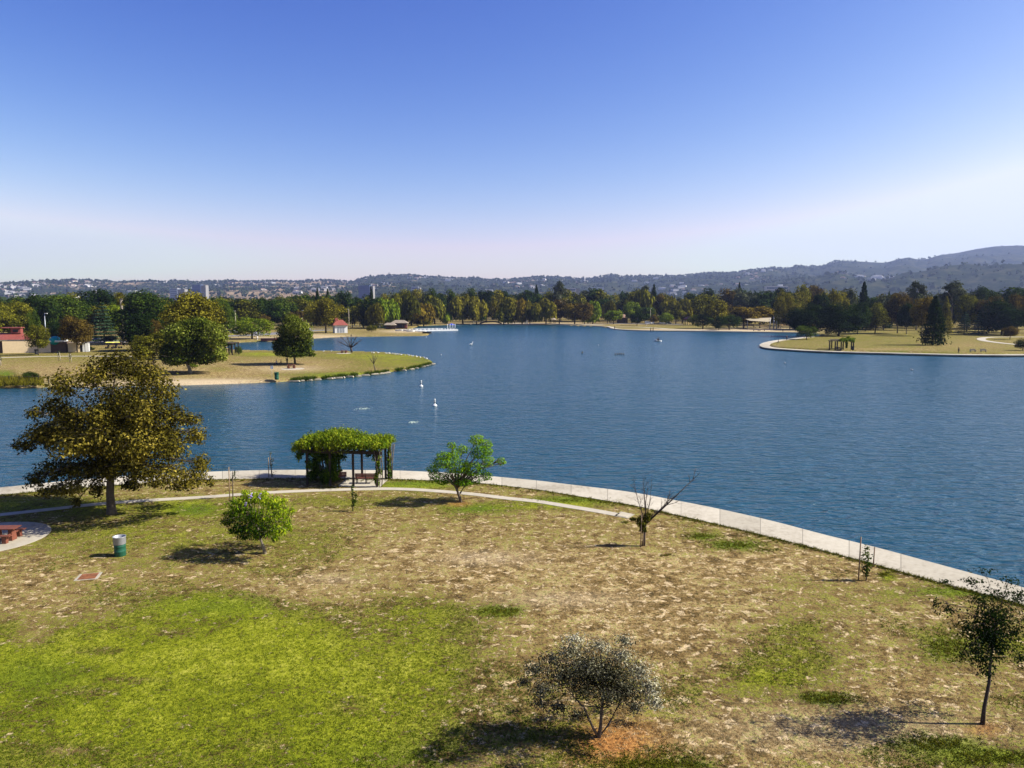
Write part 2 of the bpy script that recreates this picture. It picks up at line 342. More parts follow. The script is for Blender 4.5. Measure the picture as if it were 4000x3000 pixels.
for x, y, rx, ry, v in G_: green += v * bl(x, y, rx, ry)
for x, y, rx, ry, v in [(760, 1990, 100, 25, .8), (850, 2365, 260, 40, .5), (1620, 1890, 150, 15, .8), (1850, 1985, 120, 18, .9), (2250, 1952, 190, 12, .9), (2740, 2095, 60, 12, .9), (2870, 2128, 110, 18, .9), (1960, 2385, 90, 22, .9), (3700, 2530, 110, 50, .5), (3760, 2310, 230, 20, .7), (3650, 2905, 170, 30, .8), (3860, 2960, 200, 35, .7), (3230, 2730, 100, 22, 1), (2560, 2985, 240, 45, .7), (1480, 1463, 260, 8, .8), (20, 1462, 45, 16, .9), (1640, 1408, 50, 10, .6), (150, 2640, 160, 70, .5), (1580, 2960, 300, 80, .4), (3450, 1372, 180, 4, .5)]: dark += v * bl(x, y, rx, ry)
for x, y, rx, ry, v in [(820, 1490, 260, 11, .95), (450, 1496, 240, 10, .6), (3000, 1288, 190, 9, .95), (2830, 1291, 120, 5, .7), (2600, 1288, 220, 3.5, .8), (2100, 1264, 300, 4, .7), (1230, 1312, 140, 7, .7), (1580, 1294, 90, 6, .8), (2200, 2340, 250, 30, .3), (1900, 2180, 180, 28, .35), (3020, 1358, 30, 10, .3), (1300, 2260, 120, 20, .25), (2900, 1990, 300, 30, .0), (3350, 2850, 500, 80, .3), (1130, 1440, 120, 12, .5), (1000, 1320, 120, 5, .6)]: sand += v * bl(x, y, rx, ry)
mulch += 1.1 * bl(2400, 2905, 170, 80) + .7 * bl(1790, 1968, 50, 10) + .6 * bl(3840, 2850, 80, 25)
nr, ntt = GX.shape
idx = np.arange(nr * ntt).reshape(nr, ntt)
fc = np.stack([idx[:-1, :-1], idx[:-1, 1:], idx[1:, 1:], idx[1:, :-1]], -1).reshape(-1, 4)[:, ::-1]
cl = lambda a: np.clip(a, 0, 1).ravel()
ground = link('ground', np_mesh('ground', np.stack([GX, GY, GZ], -1).reshape(-1, 3), fc, [lawn], None, {'green': cl(green), 'dark': cl(dark), 'sand': cl(sand), 'mulch': cl(mulch)}, True))
tag(ground, kind='structure')
# water sheet
xs = [(-700, -20), (700, -20), (700, 900), (-700, 900)]
wm = MB(); wm.add([(x, y, WZ) for x, y in xs], [(0, 1, 2, 3)])
tag(wm.build('water', water_m), kind='structure')

# ------------------------------------------------------------------ promenade, paths, roads
def smooth_poly(pts, k=4):
    out = []
    for i in range(len(pts) - 1):
        p0, p1, p2, p3 = pts[max(i - 1, 0)], pts[i], pts[i + 1], pts[min(i + 2, len(pts) - 1)]
        for j in range(k):
            t = j / k
            out.append(.5 * ((2 * p1) + (-p0 + p2) * t + (2 * p0 - 5 * p1 + 4 * p2 - p3) * t * t + (-p0 + 3 * p1 - 3 * p2 + p3) * t ** 3))
    return out + [pts[-1]]
def strip(name, A, B, z, thick, m, joint_every=0, cols=1, skirt=None):
    """A outer, B inner edges; top at z with vertical skirts"""
    vs, fs, jt = [], [], []; acc = 0; JJ = [0] * len(A); TN = [.5] * len(A); tn = []
    if joint_every:
        A_, B_, JJ, TN = [A[0]], [B[0]], [0], [.5]; rt = random.Random(4); cur = .5
        for i in range(1, len(A)):
            d = (A[i] - A[i - 1]).length; o = 0
            while acc + (d - o) >= joint_every and d > .2:
                o += joint_every - acc; acc = 0
                for k, j_ in ((-.035, 0), (-.012, 1), (.012, 1), (.035, 0)):
                    u = min(1, max(0, (o + k) / d)); A_.append(A[i - 1].lerp(A[i], u)); B_.append(B[i - 1].lerp(B[i], u)); JJ.append(j_)
                    if k == .012: cur = rt.random()
                    TN.append(cur)
            acc += d - o; A_.append(A[i]); B_.append(B[i]); JJ.append(0); TN.append(cur)
        A, B = A_, B_
    n = len(A)
    for i in range(n):
        a, b = A[i], B[i]
        vs += [(a.x, a.y, z - (skirt or thick)), (a.x, a.y, z), (b.x, b.y, z), (b.x, b.y, z - thick)]
        jt += [0, JJ[i], JJ[i], 0]; tn += [TN[i]] * 4
    for i in range(n - 1):
        for k in range(3): fs.append((i * 4 + k, i * 4 + k + 1, i * 4 + 5 + k, i * 4 + 4 + k))
    for e in (0, n - 1): fs.append((e * 4, e * 4 + 1, e * 4 + 2, e * 4 + 3))
    return link(name, np_mesh(name, vs, fs, [m], None, {'joint': jt, 'tone': tn}))
A = smooth_poly(W2(near_outer, .03), 14); B = smooth_poly(W2(near_inner, .03), 14)
tag(strip('promenade', A, B, .03, .4, concrete, 3.0, skirt=1.6), kind='structure')
narrow_c = [(-500, 2060), (0, 2010), (200, 1988), (395, 1967), (560, 1955), (800, 1941), (1035, 1924), (1270, 1914), (1476, 1909), (1600, 1911), (1740, 1920), (1860, 1931), (1975, 1945), (2100, 1958), (2200, 1974), (2300, 1990), (2380, 2004), (2420, 2012)]
def ribbon(name, px, w_m, z, m, k=5, kind='structure', thick=.2):
    C = smooth_poly(W2(px, z), k); A, B = [], []
    for i, p in enumerate(C):
        t = (C[min(i + 1, len(C) - 1)] - C[max(i - 1, 0)]).normalized(); nrm = Vector((-t.y, t.x, 0)) * w_m / 2
        A.append(p + nrm); B.append(p - nrm)
    o = strip(name, A, B, z, thick, m, 2.5); tag(o, kind=kind); return o
ribbon('path', narrow_c, .75, .02, concrete2)
# mid distance paths
ribbon('path', [(-500, 1402), (-100, 1400), (30, 1396), (150, 1392.5), (300, 1391), (380, 1391), (560, 1392)], 1.9, .06, concrete2)
ribbon('path', [(4300, 1352), (4050, 1350), (3960, 1344), (3890, 1337), (3840, 1329), (3835, 1321), (3870, 1317), (3950, 1316), (4100, 1315)], 3.0, .07, concrete2)
ribbon('path', [(2375, 1277), (2480, 1277), (2560, 1281), (2650, 1288), (2750, 1291), (2900, 1293)], 4, .08, concrete2)
ribbon('road', [(330, 1337), (480, 1334), (620, 1330)], 16, .07, asphalt)
ribbon('road', [(780, 1314), (880, 1312), (980, 1309), (1080, 1302), (1200, 1292), (1280, 1289)], 13, .07, asphalt)
ribbon('road', [(2380, 1263), (2500, 1265), (2600, 1266), (2660, 1266)], 12, .08, asphalt)
ribbon('path', [(1950, 1262), (2050, 1263.5), (2200, 1265), (2350, 1269)], 9, .08, concrete2)
# island rim path: outer edge = shoreline, built with a low wall
isl = smooth_poly(W2([(3180, 1316)] + island, 0), 5)
C = []; 
for i, p in enumerate(isl):
    t = (isl[min(i + 1, len(isl) - 1)] - isl[max(i - 1, 0)]).normalized(); nrm = Vector((-t.y, t.x, 0))
    C.append((p, nrm))
A2 = [p - n_ * .3 for p, n_ in C]; B2 = [p + n_ * 2.9 for p, n_ in C]
SDn = sdist(np.array([b.x for b in B2]), np.array([b.y for b in B2]), LP)
if (SDn < 0).sum() > len(B2) / 2: A2 = [p + n_ * .3 for p, n_ in C]; B2 = [p - n_ * 2.9 for p, n_ in C]
tag(strip('promenade', A2, B2, .06, .3, concrete, 6, skirt=1.5), kind='structure')
# low concrete kerb along the far shore on the right
fr = smooth_poly(W2(far_r[2:16], WZ), 3)
A3, B3 = [], []
for i, p in enumerate(fr):
    t = (fr[min(i + 1, len(fr) - 1)] - fr[max(i - 1, 0)]).normalized(); nrm = Vector((-t.y, t.x, 0))
    if sdist(np.array([(p + nrm * 2).x]), np.array([(p + nrm * 2).y]), LP)[0] < 0: nrm = -nrm
    A3.append(p - nrm * .4); B3.append(p + nrm * 2.2)
tag(strip('kerb', A3, B3, .05, .3, concrete2, skirt=1.2), kind='structure')

# ------------------------------------------------------------------ hills
sky_x = [-1200, -500, 0, 100, 200, 290, 380, 430, 480, 560, 650, 700, 780, 860, 920, 1000, 1080, 1160, 1200, 1300, 1380, 1420, 1500, 1560, 1600, 1660, 1700, 1760, 1800, 1850, 1900, 2000, 2080, 2120, 2200, 2290, 2330, 2370, 2440, 2500, 2560, 2640, 2700, 2760, 2850, 2950, 3000, 3060, 3110, 3160, 3200, 3270, 3340, 3400, 3450, 3500, 3540, 3570, 3610, 3660, 3720, 3800, 3870, 3960, 4050, 4300, 4800, 5600]
sky_y = [1120, 1112, 1110, 1106, 1100, 1096, 1100, 1103, 1104, 1101, 1103, 1100, 1103, 1100, 1099, 1102, 1098, 1102, 1096, 1098, 1103, 1088, 1076, 1076, 1074, 1082, 1084, 1088, 1089, 1088, 1094, 1092, 1086, 1081, 1085, 1092, 1086, 1076, 1082, 1082, 1079, 1080, 1074, 1066, 1067, 1055, 1047, 1048, 1036, 1040, 1037, 1018, 1021, 1025, 1027, 1013, 1006, 1013, 1012, 997, 990, 974, 964, 960, 965, 985, 1040, 1100]
def hnoise(x, y, seed):
    r = np.random.default_rng(seed); out = 0; amp = 1.0; fr_ = 1.0
    for o in range(5):
        for _ in range(4):
            a = r.uniform(0, 2 * math.pi); ph = r.uniform(0, 6.28)
            out = out + amp * np.sin((x * math.cos(a) + y * math.sin(a)) * fr_ + ph + 1.3 * np.sin((x * math.sin(a) - y * math.cos(a)) * fr_ * .7 + ph * 2)) / 4
        amp *= .52; fr_ *= 2.03
    return out
HT = np.radians(np.linspace(-52, 52, 900)); hpx = CX + F * np.tan(HT) / cp * 1.0
hy = np.interp(hpx, sky_x, sky_y)
up_t = .989 * (HOR - hy) / F * np.cos(HT)                    # tangent of elevation (horizon-level approximation)
RIDGE = np.interp(hpx, [-1000, 1000, 2400, 3300, 3700, 5000], [5200, 5400, 5600, 6800, 8200, 8800])
HR = CAMH + up_t * RIDGE
tt = np.linspace(0, 1.25, 110)
def hill_h(t, R_, H, TH):
    x, y = np.sin(TH) * R_, np.cos(TH) * R_
    base = np.where(t < 1, np.clip(t, 0, 1) ** .8 * (1 - .12 * np.sin(np.pi * np.clip(t, 0, 1))), 1 - (t - 1) * 2.2)
    nz = hnoise(x / 620, y / 620, 3)
    rg = 1 - np.abs(hnoise(x / 420, y / 420, 9)) * 1.1
    env = np.sin(np.pi * np.clip(t, 0, 1)) ** .6
    return H * base + env * (H * .30) * (nz * .5 + rg * .65 - .5) - 1.5
TT, HH = np.meshgrid(tt, HT, indexing='ij')
R0 = 2700 + 250 * np.sin(HH * 9)
HRm = R0 + (RIDGE[None, :] - R0) * TT
HZ = hill_h(TT, HRm, HR[None, :], HH)
ceil_ = CAMH + up_t[None, :] * HRm * (1 if 1 else 1)
HZ = np.where(TT < 1.0, np.minimum(HZ, ceil_ - 1), HZ)
HXc, HYc = np.sin(HH) * HRm, np.cos(HH) * HRm
a_, b_ = HXc.shape; idx = np.arange(a_ * b_).reshape(a_, b_)
fc = np.stack([idx[:-1, :-1], idx[:-1, 1:], idx[1:, 1:], idx[1:, :-1]], -1).reshape(-1, 4)[:, ::-1]
q = NT('hill_scrub'); g = q.geo()
s1 = q.noise(.0022, 4, .6, g); s2 = q.noise(.010, 5, .65, g); s3 = q.noise(.035, 3, .6, g)
scrub = q.ramp(q.math('ADD', q.math('MULTIPLY', s2, .55), q.math('MULTIPLY', s3, .45)), [(.38, (.008, .014, .008)), (.5, (.020, .027, .013)), (.6, (.05, .05, .025))])
tanc = q.ramp(s3, [(.35, (.14, .10, .055)), (.6, (.28, .20, .12))])
ff = q.ramp(q.math('ADD', q.math('ADD', q.math('MULTIPLY', s1, .5), q.math('MULTIPLY', s2, .5)), q.attr('tan')), [(.56, (0, 0, 0)), (.63, (1, 1, 1))])
q.l(q.mix(ff, scrub, tanc), q.b.inputs['Base Color']); q.b.inputs['Roughness'].default_value = 1; q.b.inputs['Specular IOR Level'].default_value = 0
q.bump(s2, 1, 12)
HPX = hpx[None, :] + 0 * TT
tanv = .10 * np.exp(-((HPX - 1050) / 420) ** 2) + .05 * np.exp(-((HPX - 400) / 400) ** 2) - .3 * np.clip((HPX - 2700) / 500, 0, 1) + .05 * np.exp(-((HPX - 1250) / 150) ** 2) - .03 * np.clip((HPX - 1450) / 200, 0, 1)
tag(link('hills', np_mesh('hills', np.stack([HXc, HYc, HZ], -1).reshape(-1, 3), fc, [q.m], None, {'tan': tanv.ravel()}, True)), kind='structure')
def hill_point(px, t):
    TH = math.atan((px - CX) / F * cp); Rg = float(np.interp(px, [-1000, 1000, 2400, 3300, 3700, 5000], [5200, 5400, 5600, 6800, 8200, 8800]))
    j = np.interp(TH, HT, np.arange(len(HT))); i = t / 1.25 * 109
    i0, j0 = int(i), int(j); 
    r0 = 2700 + 250 * math.sin(TH * 9); r_ = r0 + (Rg - r0) * t
    return Vector((math.sin(TH) * r_, math.cos(TH) * r_, float(HZ[min(i0 + (1 if i - i0 > .5 else 0), 109), j0])))

# ------------------------------------------------------------------ foliage
def leaf_cloud(blobs, size, seed=0, aspect=.6, droop=0, up=.35, shell=.5, jit=.35, out=.7):
    """blobs: (centre, radii, n, v). returns verts, v values (4 verts per leaf)"""
    r = np.random.default_rng(seed); VV, AV = [], []
    for bi, (c_, rad, n, vb) in enumerate(blobs):
        n = int(n)
        d = r.normal(size=(n, 3)); d /= np.linalg.norm(d, axis=1)[:, None]
        k = r.uniform(shell, 1.0, n) ** .7
        # uneven surface
        ph = r.uniform(0, 6.28, 3)
        k *= 1 + .16 * np.sin(d[:, 0] * 5 + ph[0]) * np.sin(d[:, 1] * 5 + ph[1]) + .12 * np.sin(d[:, 2] * 7 + ph[2])
        k *= 1 + r.normal(size=n) * .07
        p = np.array(c_) + d * np.array(rad) * k[:, None]
        nrm = d * out + r.normal(size=(n, 3)) * jit + np.array([0, 0, up]); nrm /= np.linalg.norm(nrm, axis=1)[:, None]
        a = r.normal(size=(n, 3)); a[:, 2] -= droop * 3
        a -= nrm * (a * nrm).sum(1)[:, None]; a /= np.linalg.norm(a, axis=1)[:, None]
        b = np.cross(nrm, a); s = size * r.uniform(.6, 1.35, n)[:, None]
        q4 = np.stack([p - a * s, p - b * s * aspect + a * s * .1, p + a * s, p + b * s * aspect + a * s * .1], 1)
        VV.append(q4.reshape(-1, 3))
        v = np.clip(vb + r.normal(size=n) * .2, 0, 1); AV.append(np.repeat(v, 4))
    return np.concatenate(VV), np.concatenate(AV)
def cloud_mesh(name, V, AVv, m):
    n = len(V) // 4; return np_mesh(name, V, np.arange(n * 4).reshape(n, 4), [m], None, {'v': AVv})

# unit templates: crown fits x,y in -.5...5 and z 0..1 (z includes the bare trunk part)
def tmpl_broad(seed, nl=15, n=3400, zlo=.09, leaf=.027, flat=1.0):
    r = random.Random(seed); bl_ = []
    cz = (1 + zlo) / 2; hz = (1 - zlo) / 2
    for i in range(nl):
        a = r.uniform(0, 6.28); e = r.uniform(-.75, 1); rr_ = .62 * (1 - abs(e) ** 2.4) ** .5
        c_ = (math.cos(a) * rr_ * .5, math.sin(a) * rr_ * .5, cz + e * hz * .68)
        s_ = r.uniform(.13, .21)
        bl_.append((c_, (s_, s_, s_ * hz * 2.0 * flat), n / nl, r.uniform(.3, .72)))
    bl_.append(((0, 0, cz), (.30, .30, hz * .75), n * .25, .2))  # inner leaves kept dark: shade inside the crown put into their colour
    return leaf_cloud(bl_, leaf, seed, .75, shell=.55)
def tmpl_willow(seed, n=4200):
    r = np.random.default_rng(seed); VV, AV = [], []
    nl = 9
    for i in range(nl):
        a = r.uniform(0, 6.28); rad = r.uniform(.05, .33) if i else 0; c0 = np.array([math.cos(a) * rad, math.sin(a) * rad])
        rx = r.uniform(.14, .21); top = r.uniform(.80, 1.0) - rad * .5; m_ = n // nl
        u = r.uniform(0, 1, m_) ** .5; an = r.uniform(0, 6.28, m_)
        x = c0[0] + np.cos(an) * rx * u; y = c0[1] + np.sin(an) * rx * u
        zt = top - (u ** 2.2) * .22
        drop = r.uniform(0, 1, m_) * (zt - r.uniform(.06, .4)) * np.clip(u * 1.3, .2, 1)
        z = zt - drop
        l = r.uniform(.04, .09, m_); wd = r.uniform(.008, .018, m_)
        nx, ny = np.cos(an + r.normal(size=m_) * .7), np.sin(an + r.normal(size=m_) * .7)
        tx, ty = -ny, nx
        p = np.stack([x, y, z], 1)
        t_ = np.stack([tx, ty, 0 * tx], 1) * wd[:, None] * 1.6; dwn = np.stack([nx * .25, ny * .25, -np.ones(m_)], 1) * l[:, None]
        q4 = np.stack([p - dwn * .5, p - t_, p + dwn, p + t_], 1); VV.append(q4.reshape(-1, 3))
        v = np.clip(r.uniform(.3, .7) + r.normal(size=m_) * .16, 0, 1); AV.append(np.repeat(v, 4))
    return np.concatenate(VV), np.concatenate(AV)
def tmpl_conifer(seed, n=5200, tiers=14, cedar=False):
    r = np.random.default_rng(seed); bl_ = []
    for i in range(tiers):
        t = i / (tiers - 1); z = .10 + t * .86; rad = (.46 * (1 - t) ** .8 + .03) * r.uniform(.85, 1.1)
        k = int(5 + 5 * (1 - t)); off = r.uniform(0, 6.28)
        for j in range(k):
            a = off + j * 6.28 / k + r.normal() * .2; q_ = r.uniform(.55, 1.0)
            bl_.append(((math.cos(a) * rad * .62 * q_, math.sin(a) * rad * .62 * q_, z - rad * .08), (rad * .45 + .02, rad * .45 + .02, .022 if cedar else .05), n / tiers / k, r.uniform(.2, .8)))
    return leaf_cloud(bl_, .026, seed, .55, droop=.3, up=.6, shell=.15)
def tmpl_euc(seed, n=3600):
    r = random.Random(seed); bl_ = []
    for i in range(12):
        e = i / 11; a = r.uniform(0, 6.28); rd = r.uniform(.1, .3) * (1.1 - e * .7)
        s_ = r.uniform(.10, .17); bl_.append(((math.cos(a) * rd, math.sin(a) * rd, .34 + e * .58), (s_, s_, s_ * .62), n / 12, r.uniform(.3, .7)))
    return leaf_cloud(bl_, .023, seed, .5, droop=.5, shell=.3)
def limb_mesh(kind, seed):
    r = random.Random(seed); m = MB()
    top = {'broad': .6, 'willow': .6, 'conifer': .95, 'euc': .85, 'cedar': .95}[kind]
    rb = .022 if kind != 'euc' else .016
    m.tube([(0, 0, -.02), (r.uniform(-.01, .01), 0, top * .4), (r.uniform(-.03, .03), r.uniform(-.03, .03), top)], [rb, rb * .75, rb * .25], 6)
    if kind != 'conifer':
        for i in range(7):
            a = r.uniform(0, 6.28); z0 = top * r.uniform(.35, .8); L_ = r.uniform(.18, .33)
            m.tube([(0, 0, z0), (math.cos(a) * L_ * .5, math.sin(a) * L_ * .5, z0 + L_ * .35), (math.cos(a) * L_, math.sin(a) * L_, z0 + L_ * .6)], [rb * .45, rb * .3, rb * .08], 5)
    return m
TM = {}
def templates():
    for kind, fn, nv in (('broad', tmpl_broad, 6), ('willow', tmpl_willow, 5), ('conifer', tmpl_conifer, 3), ('euc', tmpl_euc, 3)):
        TM[kind] = []
        for i in range(nv):
            V, A_ = fn(100 + i * 7 + len(kind)); TM[kind].append((V, A_, cloud_mesh('crown_' + kind, V, A_, LM['green']), limb_mesh(kind, i).mesh('trunk_' + kind, dark_bark)))
    TM['cedar'] = []
    for i in range(2):
        V, A_ = tmpl_conifer(300 + i, 5200, 12, True); TM['cedar'].append((V, A_, cloud_mesh('crown_cedar', V, A_, LM['cedar']), limb_mesh('conifer', i).mesh('trunk_cedar', dark_bark)))
    # dense versions for trees nearer than ~300 m
    TM['dense'] = []
    for i in range(5):
        V, A_ = tmpl_broad(500 + i, 24, 10000, .15, .0165); TM['dense'].append((V, A_, cloud_mesh('crown_dense', V, A_, LM['green']), limb_mesh('broad', i + 9).mesh('trunk_dense', bark)))
    TM['dlow'] = []
    for i in range(3):
        V, A_ = tmpl_broad(900 + i, 26, 10000, .03, .0165); TM['dlow'].append((V, A_, cloud_mesh('crown_dense_low', V, A_, LM['green']), limb_mesh('broad', i + 29).mesh('trunk_dense_low', dark_bark)))
    TM['low'] = []
    for i in range(3):
        V, A_ = tmpl_broad(700 + i, 16, 5000, .03, .018); TM['low'].append((V, A_, cloud_mesh('crown_low', V, A_, LM['green']), limb_mesh('broad', i + 19).mesh('trunk_low', dark_bark)))
templates()
cnt = {}
def tree(kind, x, top, base, wpx, pal, label, name=None, cat='tree', group=None, Y=None, trunk=None):
    p = P(x, base) if Y is None else Vector(((x - CX) / F * Y / 1.0, Y, 0))
    s = mpp(p); h = (base - top) * s if Y is None else (PD(x, top, Y).z)
    wd = wpx * s * (1.38 if base < 1300 else 1.12); cnt[kind] = cnt.get(kind, -1) + 1
    V, A_, cm, tm_ = TM[kind][cnt[kind] % len(TM[kind])]
    nm = name or {'broad': 'broadleaf_tree', 'dense': 'broadleaf_tree', 'dlow': 'broadleaf_tree', 'low': 'broadleaf_tree', 'willow': 'willow_tree', 'conifer': 'conifer_tree', 'euc': 'eucalyptus_tree', 'cedar': 'cedar_tree'}[kind]
    t = thing(nm, label, cat, p, random.uniform(0, 6.28), group, (wd, wd * random.uniform(.85, 1.1), h))
    c_ = link('crown', cm, t); c_.material_slots[0].link = 'OBJECT'; c_.material_slots[0].material = LM[pal]
    k = link('trunk', tm_, t)
    if trunk: k.material_slots[0].link = 'OBJECT'; k.material_slots[0].material = trunk
    return t
